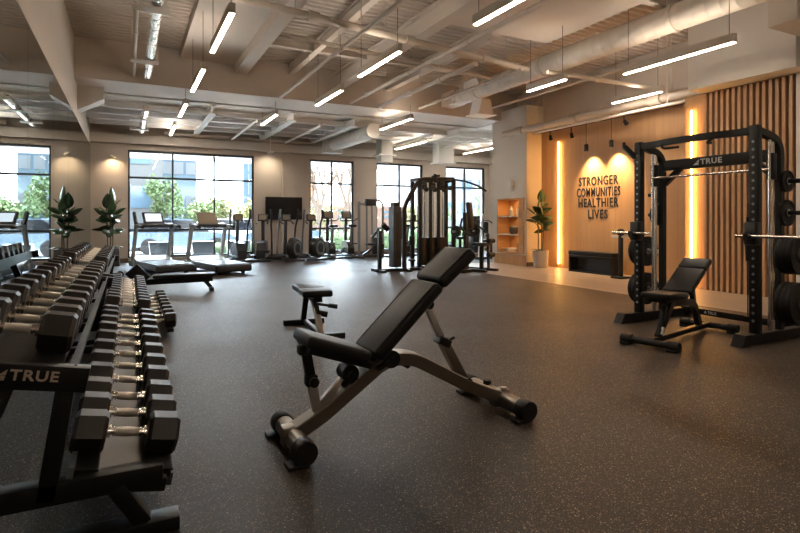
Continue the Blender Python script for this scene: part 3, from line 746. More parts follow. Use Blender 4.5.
pad(MB(), (-.115, 0, .492), (.215, 0, .700), .28, .06, .02).build('backrest', M['leather'], b)
pad(MB(), (.225, 0, .707), (.375, 0, .795), .28, .062, .02).build('headrest', M['leather'], b)
MB().bar((-.09, 0, .41), (.31, 0, .67), .07, .05, (0, 1, 0)).bar((.22, 0, .60), (.28, 0, .32), .05, .04, (0, 1, 0)).build('back_support', M['black'], b)

# ------------------------------------------------------------------ power rack
UX, RX = 5.39, 5.80
YN, YW = 3.02, 4.33
ro = (UX, 3.68, 0)
t = thing('power_rack', 'black power rack with lettered crossbeam ahead of the slats', 'rack', ro)
for yy in (YN, YW):
    u = MB().b2(UX-.04, UX+.04, yy-.04, yy+.04, .1, 2.09, .004)
    ou = u.build('upright', M['black'], t, ro)
    hs = MB()
    for k in range(24):
        z = .22 + k*.075
        if z < 1.95:
            hs.cyl((UX-.0412, yy, z), (UX-.040, yy, z), .014, None, 12)
    hs.build('peg_holes', M['grey'], ou, ro)
    MB().box((UX, yy, 2.095), (.075, .075, .02), None, .006).build('cap', M['rubber'], ou, ro)
    for zz, hh in ((1.06, .20), (.90, .06)):
        pass
    MB().box((UX-.05, yy, 1.06), (.10, .11, .22), None, .01).bar((UX-.06, yy, 1.0), (UX-.15, yy, 1.0), .05, .04).bar((UX-.15, yy, 1.0), (UX-.15, yy, 1.06), .05, .03).build('bar_hook', M['black_gloss'], ou, ro)
    MB().rect([(UX-.28 + (.06 if yy == YN else 0), yy, .05), (6.20, yy, .05)], .085, .10).build('base_beam', M['black'], t, ro)
    tx = UX + (.06 if yy == YN else 0); MB().prism([(tx-.37, 0), (tx-.24, 0), (tx-.22, .108), (tx-.31, .108)], 'y', yy-.055, yy+.055).build('foot', M['rubber'], t, ro)
    MB().box((6.22, yy, .03), (.12, .14, .06), None, .01).build('foot', M['rubber'], t, ro)
    MB().rect([(RX, yy, .1), (RX, yy, 1.98), (UX+.02, yy, 2.06)], .075, .06, .16, (0, 1, 0)).build('rear_upright', M['black'], t, ro)
    for dx in (-.02, .03):
        MB().cyl((5.65+dx, yy, .1), (5.65+dx, yy, 1.98), .016).build('guide_rod', M['chrome'], t, ro)
    MB().box((5.66, yy, 1.72), (.08, .06, .26), None, .006).build('carriage', M['black'], t, ro)
    MB().cyl((5.655, yy, .1), (5.655, yy, .2), .03).build('spring', M['silver'], t, ro)
MB().rect([(UX, YN, 2.055), (UX-.0, YN+.22, 2.055), (UX-.06, YN+.40, 2.055), (UX-.06, YW-.40, 2.055), (UX, YW-.22, 2.055), (UX, YW, 2.055)], .06, .07, .12).build('pull_up_beam', M['black'], t, ro)
for yy, s in ((YN+.36, 1), (YW-.34, -1)):
    MB().tube([(UX-.06, yy, 2.04), (UX-.12, yy+s*.05, 1.98), (UX+.06, yy+s*.12, 2.0)], .014, 8, .05).build('grip', M['rubber'], t, ro)
cb = MB().b2(RX-.03, RX+.03, YN, YW, 1.78, 1.905, .004).build('crossbeam', M['black'], t, ro)
logo(cb, M['white'], .085, (RX-.0325-ro[0], 3.74-ro[1], 1.845), (PI/2, 0, -PI/2), .002)
for yy, s in ((YW, -1), (YN, 1)): MB().bar((RX, yy+s*.03, 1.62), (RX, yy+s*.24, 1.80), .05, .06).build('gusset', M['black'], t, ro)
MB().cyl((5.62, YN, 1.69), (5.62, YW, 1.69), .014).build('chrome_bar', M['chrome'], t, ro)
lb = MB().b2(6.14, 6.20, YN, YW, .05, .12, .004).build('rear_beam', M['black'], t, ro)
text('lettering', 'A TRUE', .045, M['white'], lb, (6.137-ro[0], 3.95-ro[1], .085), (PI/2, 0, -PI/2), .001, .001)
MB().bar((UX-.02, YW+.04, 1.93), (UX-.14, YW+.10, 2.06), .05, .05).cyl((UX-.14, YW+.10, 2.05), (UX-.14, YW+.1, 2.11), .02).build('pull_up_bracket', M['black'], t, ro)
pegs = []
for yy, s, zs in ((YN, -1, ((1.573, .108), (1.26, .13), (.847, .19), (.376, .206))), (YW, 1, ((1.497, .108), (1.25, .13), (.80, .19), (.33, .20)))):
    for z, r in zs:
        ln = (.25 if s < 0 else .42) if r > .15 else .19
        MB().cyl((RX, yy, z), (RX, yy+s*ln, z), .022).cyl((RX, yy+s*.03, z), (RX, yy+s*.045, z), .035).build('plate_peg', M['silver'] if r > .15 else M['black'], t, ro)
        pegs.append((yy, s, z, r))
# weight plates
def plate_mesh(r, th):
    return MB().lathe([(.026, -th/2), (r*.35, -th/2), (r*.38, -th*.30), (r*.80, -th*.30), (r*.84, -th/2), (r*.98, -th/2), (r, -th*.35), (r, th*.35), (r*.98, th/2), (r*.84, th/2), (r*.80, th*.30), (r*.38, th*.30), (r*.35, th/2), (.026, th/2), (.026, -th/2)], 36, Matrix.Rotation(PI/2, 4, 'X'))
where = {0: 'top', 1: 'second-highest', 2: 'third-highest', 3: 'lowest'}
for i, (yy, s, z, r) in enumerate(pegs):
    big = r > .15
    nn = 3 if big else 1
    th = .048 if big else .036
    for k in range(nn):
        side = 'by the painted wall side' if s < 0 else 'on the lettering-wall side'
        pos = ('inner', 'middle', 'outer')[k] if nn == 3 else 'single'
        o = plate_mesh(r, th).build('weight_plate', M['rubber'])
        o.location = (RX, yy + s*(.048 + th/2 + k*(th+.003) + (.15 if big and s > 0 else 0)), z)
        tag(o, '%s black plate on the %s rack peg %s' % (pos, where[i % 4], side), 'weight plate', 'weight plates stored on the power rack')
        MB().lathe([(.023, -th/2-.002), (.034, -th/2-.002), (.034, th/2+.002), (.023, th/2+.002), (.023, -th/2-.002)], 20, Matrix.Rotation(PI/2, 4, 'X')).build('hub', M['silver'], o)
# barbells resting in the hooks, outboard ends
for y0, y1, lab in ((3.14, 1.75, 'steel bar in the hook of the upright nearest the painted wall'), (4.62, 4.10, 'short steel bar in the hook of the upright nearest the lettering wall')):
    o = tag(MB().cyl((UX-.115, y0, 1.036), (UX-.115, y1, 1.036), .016).build('barbell', M['chrome']), lab, 'bar')
t = thing('cable_attachment', 'thin hanging cable with a handle inside the power rack', 'cable', (6.05, 3.47, .12))
MB().cyl((0, 0, 0), (0, 0, 1.25), .006, None, 8).build('cable', M['dgrey'], t); MB().cyl((0, 0, .62), (0, 0, .80), .022, .03).cyl((0, 0, .80), (0, 0, 1.1), .014).build('handle', M['black'], t)
MB().box((0, 0, .0), (.06, .06, .03)).build('anchor', M['black'], t)
t = thing('equipment_post', 'short black post on a flat foot between wall bench and power rack', 'post', (8.85, 7.55, .002))
MB().box((0, 0, .02), (.30, .26, .04), None, .01).build('base', M['black'], t); MB().b2(-.035, .035, -.035, .035, .04, .86, .006).build('column', M['black'], t)
MB().sph((0, 0, .93), .085, (1, 1, .9)).build('head', M['rubber'], t); MB().cyl((0, -.2, .84), (0, .22, .84), .022).build('arm', M['silver'], t)

# ------------------------------------------------------------------ lettering on the oak wall
for i, (w, z) in enumerate((('STRONGER', 2.06), ('COMMUNITIES', 1.805), ('HEALTHIER', 1.56), ('LIVES', 1.30))):
    wid = (1.13, 1.25, 1.15, .56)[i]
    o = text('wall_sign', w, .285, M['letters'], None, (TX-.0055, 8.735, z), (PI/2, 0, -PI/2), .005, .0055, 1., 'CENTER', 1.16)
    xs_ = [v.co.x for v in o.data.vertices]; k = wid / (max(xs_) - min(xs_)); cx = (max(xs_) + min(xs_))/2
    for v in o.data.vertices: v.co.x = (v.co.x - cx) * k
    tag(o, 'raised black word %s on the oak wall' % w, 'sign', 'wall lettering')

# ------------------------------------------------------------------ upholstered wall bench
t = thing('wall_bench', 'long black upholstered bench under the wall lettering', 'bench', (9.19, 8.56, .002))
MB().box((0, 0, .425), (.28, 1.28, .10), None, .02, 3).build('cushion', M['leather'], t)
fm = MB(); fm.b2(-.13, .13, -.63, .63, .33, .374, .004); fm.b2(-.13, .13, -.63, -.58, .0, .33).b2(-.13, .13, .58, .63, 0, .33)
fm.build('frame', M['black'], t)
MB().b2(-.13, .13, -.58, .58, .0, .03).build('lower_shelf', M['dgrey'], t)
MB().b2(.10, .13, -.58, .58, .03, .33).build('back_panel', M['dgrey'], t)

# ------------------------------------------------------------------ shelf niche with decor
t = thing('display_shelf', 'amber wooden display shelf set into the pale wall', 'shelf', (SX, 11.21, 0))
o = (SX, 11.21, 0)
c = MB(); c.b2(SX-.03, SX+.385, 10.665, 10.86, .305, 1.745).b2(SX-.03, SX+.385, 11.72, 11.755, .305, 1.745).b2(SX-.03, SX+.385, 10.86, 11.72, .305, .34).b2(SX-.03, SX+.385, 10.86, 11.72, 1.71, 1.745)
c.build('case', M['shelfwood'], t, o)
MB().b2(SX+.37, SX+.385, 10.86, 11.72, .34, 1.71).build('back_panel', M['shelfwood'], t, o)
for z in (.765, 1.25): MB().b2(SX-.02, SX+.37, 10.86, 11.72, z, z+.035).build('shelf_board', M['cream'], t, o)
l = bpy.data.lights.new('shelf_lamp', 'AREA'); l.energy = 2.2; l.size = .5; l.color = (1, .6, .25)
lo = bpy.data.objects.new('shelf_lamp', l); C.objects.link(lo); lo.location = (SX+.18, 11.1, 1.70)
for z in (1.22, .74):
    l2 = bpy.data.objects.new('shelf_lamp', l.copy()); l2.data.energy = 1.1; C.objects.link(l2); l2.location = (SX+.15, 11.1, z)
def vase(loc, prof, mat, label, name='vase', cat='vase'):
    o = MB().lathe(prof, 20).build(name, mat); o.location = loc; tag(o, label, cat, 'ornaments in the display shelf'); return o
vase((SX+.14, 11.36, 1.285), [(.0, 0), (.06, 0), (.065, .05), (.06, .16), (.025, .20), (.025, .26), (.0, .26)], M['glassjar'], 'pale bottle vase on the upper shelf board')
vase((SX+.14, 11.03, 1.285), [(.0, 0), (.075, 0), (.075, .2), (.0, .2)], M['cream'], 'cream cylinder vase on the upper shelf board')
vase((SX+.14, 11.25, .80), [(0, 0), (.09, 0), (.12, .08), (.11, .18), (.06, .22), (0, .22)], M['potdark'], 'dark round pot on the middle shelf board')
vase((SX+.14, 10.98, .80), [(0, 0), (.05, 0), (.055, .1), (.045, .17), (.02, .2), (0, .2)], M['silver'], 'silver bottle on the middle shelf board')
vase((SX+.12, 11.55, .34), [(0, 0), (.05, 0), (.12, .06), (.125, .075), (0, .06)], M['cream'], 'cream bowl on the bottom of the shelf', 'bowl', 'bowl')
bx = MB().b2(-.1, .1, -.15, .15, 0, .09, .006).build('storage_box', M['cream']); bx.location = (SX+.14, 11.25, .34); tag(bx, 'low cream box on the bottom of the shelf', 'box', 'ornaments in the display shelf')
for k in range(3):
    bo = MB().b2(-.09, .09, -.017, .017, 0, .20+.02*k, .003).build('book', M['paper']); bo.location = (SX+.14, 10.93+.045*k, .34)
    tag(bo, ORD[k] + ' upright brown book from the near side of the shelf bottom', 'book', 'books in the display shelf')
t = thing('wall_sconce', 'small white wall sconce above the display shelf', 'light', (SX-.001, 11.1, 1.95))
MB().b2(-.02, 0, -.05, .05, 0, .22, .004).build('back_plate', M['cream'], t); MB().b2(-.12, -.02, -.06, .06, .08, .26, .012).build('shade', M['white'], t); MB().cyl((-.07, 0, -.03), (-.07, 0, .08), .03).build('lamp_base', M['silver'], t)

# ------------------------------------------------------------------ plants
def leaf(mb, base, az, el, L, W, droop, roll=0.):
    n = 7; d = Vector((math.cos(az)*math.cos(el), math.sin(az)*math.cos(el), math.sin(el)))
    side = Matrix.Rotation(roll, 3, d) @ Vector((-math.sin(az), math.cos(az), 0)); p = Vector(base); prevrow = None
    for i in range(n+1):
        u = i/n; w = W * (math.sin(PI * u**.8) ** .8) * .5 + .002
        nrm = side.cross(d).normalized()
        row_ = [mb.bm.verts.new(p - side*w + nrm*w*.18), mb.bm.verts.new(p), mb.bm.verts.new(p + side*w + nrm*w*.18)]
        if prevrow:
            for k in range(2): mb.bm.faces.new((prevrow[k], prevrow[k+1], row_[k+1], row_[k]))
        prevrow = row_
        d = (d + Vector((0, 0, -droop/n))).normalized(); p = p + d * (L/n)
def plant(name, label, loc, potmat, pot, H, nst, nleaf, seed, Lr=(.26, .40), square=False, wr=(.09, .14), u0=.36):
    rnd = random.Random(seed)
    t = thing(name, label, 'plant', loc)
    r, h = pot
    pp = MB()
    if square: pp.box((0, 0, h/2), (2*r, 2*r, h), None, .01)
    else: pp.lathe([(0, 0), (r*.82, 0), (r*.86, .02), (r, h-.02), (r, h), (r-.025, h), (r-.025, h-.06), (0, h-.06)], 28)
    po = pp.build('pot', potmat, t)
    MB().cyl((0, 0, h-.07), (0, 0, h-(.0 if square else .045)+.004), r*.86).build('soil', M['soil'], po)
    sm = MB(); fo = MB()
    for k in range(nst):
        a = 2*PI*k/nst + .5; bx_ = Vector((math.cos(a)*r*.3, math.sin(a)*r*.3, h-.05)); top = Vector((math.cos(a)*.10, math.sin(a)*.10, H*(.98 - .10*k)))
        mid = bx_.lerp(top, .5) + Vector((rnd.uniform(-.03, .03), rnd.uniform(-.03, .03), 0))
        sm.tube([bx_, mid, top], .014, 8)
        for j in range(nleaf):
            u = u0 + (1-u0) * (j + rnd.random()*.6) / nleaf
            p = bx_.lerp(mid, u*2) if u < .5 else mid.lerp(top, min(1, u*2-1))
            az = j*2.4 + k + rnd.uniform(-.4, .4)
            leaf(fo, p, az, R(rnd.uniform(18, 55)), rnd.uniform(*Lr) * (1.05 - .3*abs(u-.7)), rnd.uniform(*wr), rnd.uniform(.4, 1.0), rnd.choice((-1, 1))*R(rnd.uniform(20, 65)))
        leaf(fo, top, rnd.uniform(0, 6), R(80), Lr[1], wr[1]*1.1, .15)
    for k in range(3):
        az = rnd.uniform(0, 6.28); leaf(fo, (math.cos(az)*.05, math.sin(az)*.05, h), az, R(40), Lr[0], wr[0], 1.3)
    sm.build('stem', M['stem'], t)
    f = fo.build('foliage', M['leaf'], t, None, 80)
    so = f.modifiers.new('thickness', 'SOLIDIFY'); so.thickness = .002
    return t
plant('potted_plant', 'leafy potted plant in a dark planter between mirror and window', (-.40, 15.5, 0), M['potdark'], (.21, .46), 1.66, 3, 9, 3, (.30, .42), True, (.15, .22))
plant('potted_plant', 'potted plant in a taupe round pot beside the oak wall', (9.10, 10.17, .002), M['pot'], (.20, .42), 1.62, 3, 9, 11, (.25, .36), False, (.13, .19), .56)

# ------------------------------------------------------------------ television
t = thing('television', 'black wall television above the elliptical machines', 'television', (4.355, 16.53, 1.18))
MB().b2(-.58, .58, -.025, .025, 0, .71, .008).build('case', M['black_gloss'], t)
MB().b2(-.565, .565, -.0275, -.0252, .02, .69).build('screen', M['screen'], t)
MB().b2(-.15, .15, .025, .05, .2, .5).build('wall_mount', M['black'], t)

# ------------------------------------------------------------------ cardio machines (local +y = console end)
def treadmill(label, loc, rz, side_panel=False):
    t = thing('treadmill', label, 'treadmill', loc, rz, 'treadmills')
    dk = MB().box((0, -.15, .15), (.80, 1.75, .13), None, .03, 3).build('deck', M['grey'], t)
    MB().box((0, -.18, .221), (.54, 1.66, .012)).build('running_belt', M['belt'], dk)
    for s in (-1, 1): MB().box((s*.34, -.18, .222), (.10, 1.66, .014), None, .004).build('side_step', M['grey'], dk)
    MB().box((0, -1.02, .14), (.80, .12, .15), None, .04, 3).build('rear_cap', M['dgrey'], dk)
    for s in (-1, 1):
        for wy in (-.9, .6): MB().cyl((s*.26-.03, wy, .045), (s*.26+.03, wy, .045), .045).build('wheel', M['rubber'], t)
    MB().prism([(.42, .08), (.95, .08), (.93, .22), (.70, .33), (.42, .24)], 'x', -.40, .40).build('motor_hood', M['tread'], t)
    for s in (-1, 1):
        MB().rect([(s*.40, .74, .18), (s*.40, .44, 1.02)], .06, .12, 0, (0, 1, 0)).build('upright', M['tread'], t)
        MB().box((s*.40, .72, .17), (.12, .30, .14), None, .03).build('upright_base', M['tread'], t)
        MB().rect([(s*.40, .52, 1.05), (s*.40, .0, 1.02)], .06, .075, 0).build('handrail', M['tread'], t)
        MB().tube([(s*.40, .06, 1.03), (s*.40, -.08, 1.02)], .036, 12).build('hand_grip', M['rubber'], t)
    MB().box((0, .42, 1.06), (.84, .26, .07), (R(8), 0, 0), .03, 3).build('dash', M['dgrey'], t)
    cn = MB().box((0, .54, 1.22), (.46, .05, .32), (R(-34), 0, 0), .015, 3).build('console', M['dgrey'] if side_panel else M['consolet'], t)
    MB().box((0, .517, 1.236), (.36, .004, .22), (R(-34), 0, 0)).build('display', M['display'] if side_panel else M['consolet'], cn)
    if side_panel:
        MB().box((-.40, .52, 1.21), (.06, .10, .34), (R(-34), 0, 0), .012).build('side_screen', M['dgrey'], t)
    return t
treadmill('silver treadmill with a lit display, nearest the potted plant', (.66, 13.35, 0), R(14), True)
treadmill('silver treadmill with a tan console, next to the ellipticals', (1.80, 12.85, 0), R(13))

def elliptical(label, loc, rz, big=False):
    t = thing('elliptical', label, 'elliptical', loc, rz, 'elliptical machines'); t.scale = (1.04, 1.04, 1.04)
    MB().bar((-.28, -.45, .04), (.28, -.45, .04), .07, .06, (0, 0, 1), .01).bar((-.28, .55, .04), (.28, .55, .04), .07, .06, (0, 0, 1), .01).bar((0, -.45, .05), (0, .55, .05), .08, .06, (0, 0, 1), .006).build('base_frame', M['dgrey'], t)
    MB().bar((0, .35, .06), (0, .28, 1.10), .09, .08, (0, 1, 0), .01).build('mast', M['dgrey'], t)
    cn = MB().box((0, .24, 1.19), (.27, .07, .20), (R(-15), 0, 0), .02, 3).build('console', M['dgrey'], t)
    MB().box((0, .204, 1.20), (.20, .006, .135), (R(-15), 0, 0)).build('display', M['consolet'], cn)
    if big:
        hz = MB().lathe([(.02, -.11), (.24, -.11), (.29, -.07), (.29, .07), (.24, .11), (.02, .11)], 32, Matrix.Translation((.06, -.25, .36)) @ Matrix.Rotation(R(40), 4, 'Z') @ Matrix.Rotation(PI/2, 4, 'X')).build('flywheel_housing', M['black_gloss'], t)
        MB().lathe([(.13, -.115), (.20, -.115), (.20, .115), (.13, .115), (.13, -.115)], 28, Matrix.Translation((.06, -.25, .36)) @ Matrix.Rotation(R(40), 4, 'Z') @ Matrix.Rotation(PI/2, 4, 'X')).build('trim_ring', M['grey'], hz)
    else:
        MB().prism([(-.20, .08), (.42, .08), (.40, .42), (.25, .55), (-.05, .50), (-.20, .30)], 'x', -.12, .12).build('flywheel_housing', M['dgrey'], t)
    for s in (-1, 1):
        MB().tube([(s*.24, .30, .12), (s*.25, .20, .75), (s*.24, .12, 1.0), (s*.27, -.02, 1.22), (s*.25, -.04, 1.42)], .027, 10, .12).build('moving_arm', M['grey'] if s < 0 else M['dgrey'], t)
        MB().tube([(s*.15, .24, 1.08), (s*.15, .05, 1.02)], .018, 8).build('fixed_grip', M['rubber'], t)
        MB().box((s*.16, -.12, .20+.06*s), (.12, .34, .05), None, .015).build('pedal', M['rubber'], t)
        MB().bar((s*.18, -.42, .16), (s*.22, .30, .22+.06*s), .04, .05).build('pedal_link', M['grey'], t)
    return t
elliptical('elliptical with two tall arms by the end of the wide window', (2.80, 15.35, 0), R(4))
elliptical('elliptical turned sideways between window and television', (3.42, 15.45, 0), R(-20))
elliptical('elliptical with a round black flywheel under the television\'s near half', (4.12, 15.1, 0), R(4), True)
elliptical('elliptical with a round black flywheel, the one beside the bikes', (4.84, 15.1, 0), R(-4), True)

def bike(label, loc, rz):
    t = thing('exercise_bike', label, 'exercise bike', loc, rz, 'upright exercise bikes'); t.scale = (1.1, 1.1, 1.1)
    MB().bar((-.26, -.42, .04), (.26, -.42, .04), .07, .06, (0, 0, 1), .01).bar((-.24, .50, .04), (.24, .50, .04), .07, .06, (0, 0, 1), .01).bar((0, -.42, .06), (0, .50, .06), .09, .07, (0, 0, 1), .008).build('base_frame', M['dgrey'], t)
    MB().prism([(-.22, .12), (.34, .12), (.40, .30), (.28, .48), (-.10, .46), (-.24, .28)], 'x', -.09, .09).build('crank_housing', M['black_gloss'], t)
    MB().bar((0, .34, .3), (0, .26, 1.12), .08, .07, (0, 1, 0), .01).build('mast', M['dgrey'], t)
    MB().bar((0, -.14, .4), (0, -.26, .86), .06, .06, (0, 1, 0)).build('seat_post', M['grey'], t)
    MB().box((0, -.28, .90), (.22, .26, .07), None, .03, 3).build('saddle', M['leather'], t)
    cn = MB().box((0, .24, 1.20), (.29, .07, .22), (R(-18), 0, 0), .02, 3).build('console', M['dgrey'], t)
    MB().box((0, .204, 1.211), (.21, .006, .15), (R(-18), 0, 0)).build('display', M['consolet'], cn)
    MB().tube([(-.24, -.02, 1.10), (-.22, .18, 1.04), (.22, .18, 1.04), (.24, -.02, 1.10)], .018, 10, .08).build('handlebar', M['rubber'], t)
    for s in (-1, 1):
        MB().bar((s*.11, .06, .28), (s*.11, .06-.12*s, .28+.12*s), .02, .03).cyl((s*.11, .06-.12*s, .28+.12*s), (s*.22, .06-.12*s, .28+.12*s), .02).box((s*.17, .06-.12*s, .28+.12*s), (.10, .10, .03), None, .006).build('pedal', M['rubber'], t)
    return t
bike('upright exercise bike next to the last elliptical, before the bare trees', (5.46, 15.35, 0), R(-4))
bike('upright exercise bike nearest the slim cable tower', (6.08, 15.4, 0), R(-4))
bike('upright exercise bike glimpsed behind the weight-stack tower', (8.1, 15.5, 0), R(-8))

# ------------------------------------------------------------------ slim cable tower by the back wall
t = thing('cable_tower', 'slim silver cable tower against the back wall column', 'cable machine', (6.74, 15.3, 0))
MB().bar((-.36, 0, .03), (-.36, 0, 1.74), .06, .07).bar((-.38, 0, 1.66), (.0, 0, 1.66), .05, .07).tube([(.46, 0, .03), (.46, 0, 1.66), (.34, 0, 1.80), (.05, 0, 1.80)], .035, 12, .14).build('side_frame', M['grey'], t)
MB().bar((-.42, 0, .04), (.50, 0, .04), .10, .07, (0, 0, 1), .01).bar((-.36, -.35, .03), (-.36, .35, .03), .08, .06).bar((.46, -.35, .03), (.46, .35, .03), .08, .06).build('base', M['dgrey'], t)
MB().box((.02, 0, 1.72), (.34, .16, .22), None, .02).build('pulley_head', M['black_gloss'], t)
for x in (-.08, .10): MB().cyl((x, .04, .08), (x, .04, 1.70), .03).build('guide_rod', M['grey'], t)
MB().b2(.10, .40, -.12, .14, .10, .62, .03).build('weight_stack', M['dgrey'], t)
MB().bar((.05, -.05, .62), (.28, -.05, .88), .07, .10, (0, 1, 0)).build('arm', M['black'], t)
MB().bar((-.30, -.2, .10), (.10, -.2, .35), .06, .05).box((-.05, -.22, .42), (.30, .3, .06), None, .02).build('seat', M['leather'], t)

# ------------------------------------------------------------------ large cable station
ro = (6.1, 10.95, 0)
t = thing('cable_station', 'tall black multi-gym cable station ahead of the rear windows', 'cable machine', ro)
Y0 = 10.95
MB().b2(5.03, 5.11, Y0-.04, Y0+.04, 0.06, .93, .005).b2(5.03, 5.17, Y0-.05, Y0+.05, .50, .64, .01).build('short_post', M['black'], t, ro)
MB().bar((4.98, Y0, .035), (6.15, Y0, .035), .09, .07, (0, 0, 1), .006).build('base_beam', M['black'], t, ro)
MB().bar((6.05, Y0+.3, .035), (7.2, Y0+.3, .035), .09, .07, (0, 0, 1), .006).build('base_beam', M['black'], t, ro)
for x in (5.06, 5.70, 6.10): MB().bar((x, Y0-.30, .03), (x, Y0+.36, .03), .09, .06, (0, 0, 1), .008).build('foot', M['black'], t, ro)
sh = MB().b2(5.36, 5.56, Y0-.14, Y0+.14, .10, 1.48, .012).build('stack_shroud', M['dgrey'], t, ro)
MB().b2(5.39, 5.53, Y0-.10, Y0+.10, 1.48, 1.58, .01).build('shroud_cap', M['black'], sh, ro)
MB().b2(5.42, 5.50, Y0-.1415, Y0-.139, .3, 1.35).build('shroud_slot', M['black_gloss'], sh, ro)
MB().rect([(5.70, Y0, .06), (5.70, Y0, 1.50), (6.10, Y0, 2.14), (7.05, Y0, 2.17)], .085, .075, .16, (0, 1, 0)).build('arch_frame', M['black'], t, ro)
for x, y in ((6.10, Y0), (7.05, Y0), (6.10, Y0+.35), (7.05, Y0+.35)):
    MB().b2(x-.04, x+.04, y-.04, y+.04, .04, 2.16, .004).build('post', M['black'], t, ro)
MB().bar((6.06, Y0+.35, 2.13), (7.1, Y0+.35, 2.13), .08, .08).bar((6.10, Y0, 2.13), (6.10, Y0+.35, 2.13), .08, .08).bar((7.05, Y0, 2.13), (7.05, Y0+.35, 2.13), .08, .08).build('top_beam', M['black'], t, ro)
for k, x in enumerate((6.28, 6.52, 6.78)):
    MB().b2(x-.10, x+.10, Y0+.05, Y0+.28, .10, .76, .008).build('weight_stack', M['black_gloss'], t, ro)
    for d in (-.05, .05): MB().cyl((x+d, Y0+.16, .76), (x+d, Y0+.16, 2.12), .013, None, 10).build('guide_rod', M['chrome'], t, ro)
    MB().box((x, Y0+.1, 1.98), (.12, .10, .16), None, .01).cyl((x, Y0-.02, 1.90), (x, Y0+.02, 1.90), .06).build('pulley', M['black'], t, ro)
for x in (6.40, 6.62): MB().b2(x-.035, x+.035, Y0-.03, Y0+.03, .1, 2.1, .004).build('center_post', M['black'], t, ro)
MB().b2(6.18, 6.36, Y0-.02, Y0+.0, .76, 1.95).build('clear_guard', M['glass'], t, ro)
for k, x in enumerate((6.2, 6.45, 6.72, 6.95)): MB().cyl((x, Y0-.06, 2.05-.1*(k % 2)), (x, Y0+.02, 2.05-.1*(k % 2)), .055, None, 16).build('pulley', M['dgrey'], t, ro)
MB().cyl((6.45, Y0, 2.20), (6.65, Y0, 2.24), .03).cyl((6.52, Y0, 2.16), (6.55, Y0, 2.26), .05).build('top_pulley', M['black'], t, ro)
MB().tube([(7.05, Y0, 2.16), (7.45, Y0, 2.12), (7.85, Y0, 2.0), (8.02, Y0, 1.90)], .024, 10, .2).build('boom', M['black'], t, ro)
MB().cyl((5.90, Y0, .28), (5.90, Y0, .95), .02).cyl((5.90, Y0, .60), (5.90, Y0, .80), .07).box((5.90, Y0, .24), (.14, .14, .05), None, .01).cyl((5.9, Y0, .95), (5.9, Y0, 1.75), .005, None, 6).build('cable_handle', M['black'], t, ro)
MB().sph((5.78, Y0-.05, 1.65), .05).box((5.9, Y0-.06, 1.22), (.12, .1, .16), None, .02).bar((5.72, Y0-.05, 1.15), (6.05, Y0-.05, 1.15), .03, .03).build('chest_pad', M['black'], t, ro)
MB().cyl((5.15, Y0, 1.08), (5.28, Y0, .95), .06).bar((5.08, Y0, .9), (5.3, Y0, 1.02), .03, .03).build('roller_pad', M['rubber'], t, ro)

# press machine beside the cable station
ro = (6.98, 10.15, 0)
t = thing('chest_press', 'black plate-loaded press machine beside the cable station', 'strength machine', ro, R(20))
MB().bar((-.45, -.1, .035), (.5, -.1, .035), .09, .07, (0, 0, 1), .01).bar((.0, -.45, .03), (.0, .5, .03), .09, .06).bar((.45, -.45, .03), (.45, .35, .03), .08, .06).build('base', M['black'], t)
MB().bar((.0, .1, .06), (.02, .15, 1.35), .08, .08, (0, 1, 0)).build('mast', M['black'], t)
MB().box((.03, .02, 1.28), (.16, .09, .62), (R(-6), 0, 0), .03, 3).build('back_pad', M['leather'], t)
MB().box((.20, -.18, .62), (.36, .34, .08), None, .03, 3).build('seat', M['leather'], t)
MB().bar((.20, -.18, .06), (.20, -.18, .58), .07, .07).build('seat_post', M['black'], t)
for s in (-1, 1):
    MB().tube([(s*.10, .15, 1.20), (s*.38, .0, 1.02), (s*.42, -.22, .86), (s*.26, -.28, .82)], .024, 10, .1).build('press_arm', M['black'], t)
    MB().cyl((s*.30, .12, .92), (s*.48, .12, .92), .022).build('plate_horn', M['silver'], t)
    MB().cyl((s*.34, .12, .92), (s*.40, .12, .92), .13, None, 28).build('counterweight', M['rubber'], t)
for k in range(2): MB().cyl((.20, -.36, .38+.32*k), (.42, -.36, .38+.32*k), .055).build('foam_roller', M['rubber'], t)
MB().bar((.31, -.30, .06), (.31, -.28, .86), .05, .05, (0, 1, 0)).build('roller_post', M['dgrey'], t)

t = thing('row_machine', 'seated row machine with slanted silver frame in the far alcove', 'strength machine', (9.7, 13.0, 0))
MB().bar((-.55, 0, .04), (.6, 0, .04), .10, .07, (0, 0, 1), .01).bar((-.5, -.3, .03), (-.5, .3, .03), .08, .06).bar((.55, -.3, .03), (.55, .3, .03), .08, .06).build('base', M['dgrey'], t)
MB().tube([(-.45, 0, .06), (-.30, 0, 1.35)], .03).tube([(.5, 0, .06), (.28, 0, 1.25)], .03).build('frame', M['silver'], t)
MB().box((.02, 0, .55), (.40, .34, .08), None, .03, 3).bar((.02, 0, .06), (.02, 0, .52), .06, .06).build('seat', M['leather'], t)
MB().box((-.22, 0, .95), (.08, .26, .34), None, .03, 3).build('chest_pad', M['leather'], t)
MB().tube([(-.30, -.3, 1.15), (-.1, -.28, 1.05)], .018).tube([(-.30, .3, 1.15), (-.1, .28, 1.05)], .018).bar((-.3, -.3, 1.15), (-.3, .3, 1.15), .03, .03).build('handle', M['rubber'], t)
t = thing('leg_machine', 'black leg extension machine by the corner window', 'strength machine', (9.75, 14.75, 0))
MB().bar((-.5, 0, .04), (.6, 0, .04), .10, .07, (0, 0, 1), .01).bar((-.45, -.3, .03), (-.45, .3, .03), .08, .06).bar((.55, -.3, .03), (.55, .3, .03), .08, .06).build('base', M['dgrey'], t)
MB().box((0, 0, .58), (.46, .36, .09), None, .03, 3).bar((0, 0, .06), (0, 0, .54), .07, .07).build('seat', M['leather'], t)
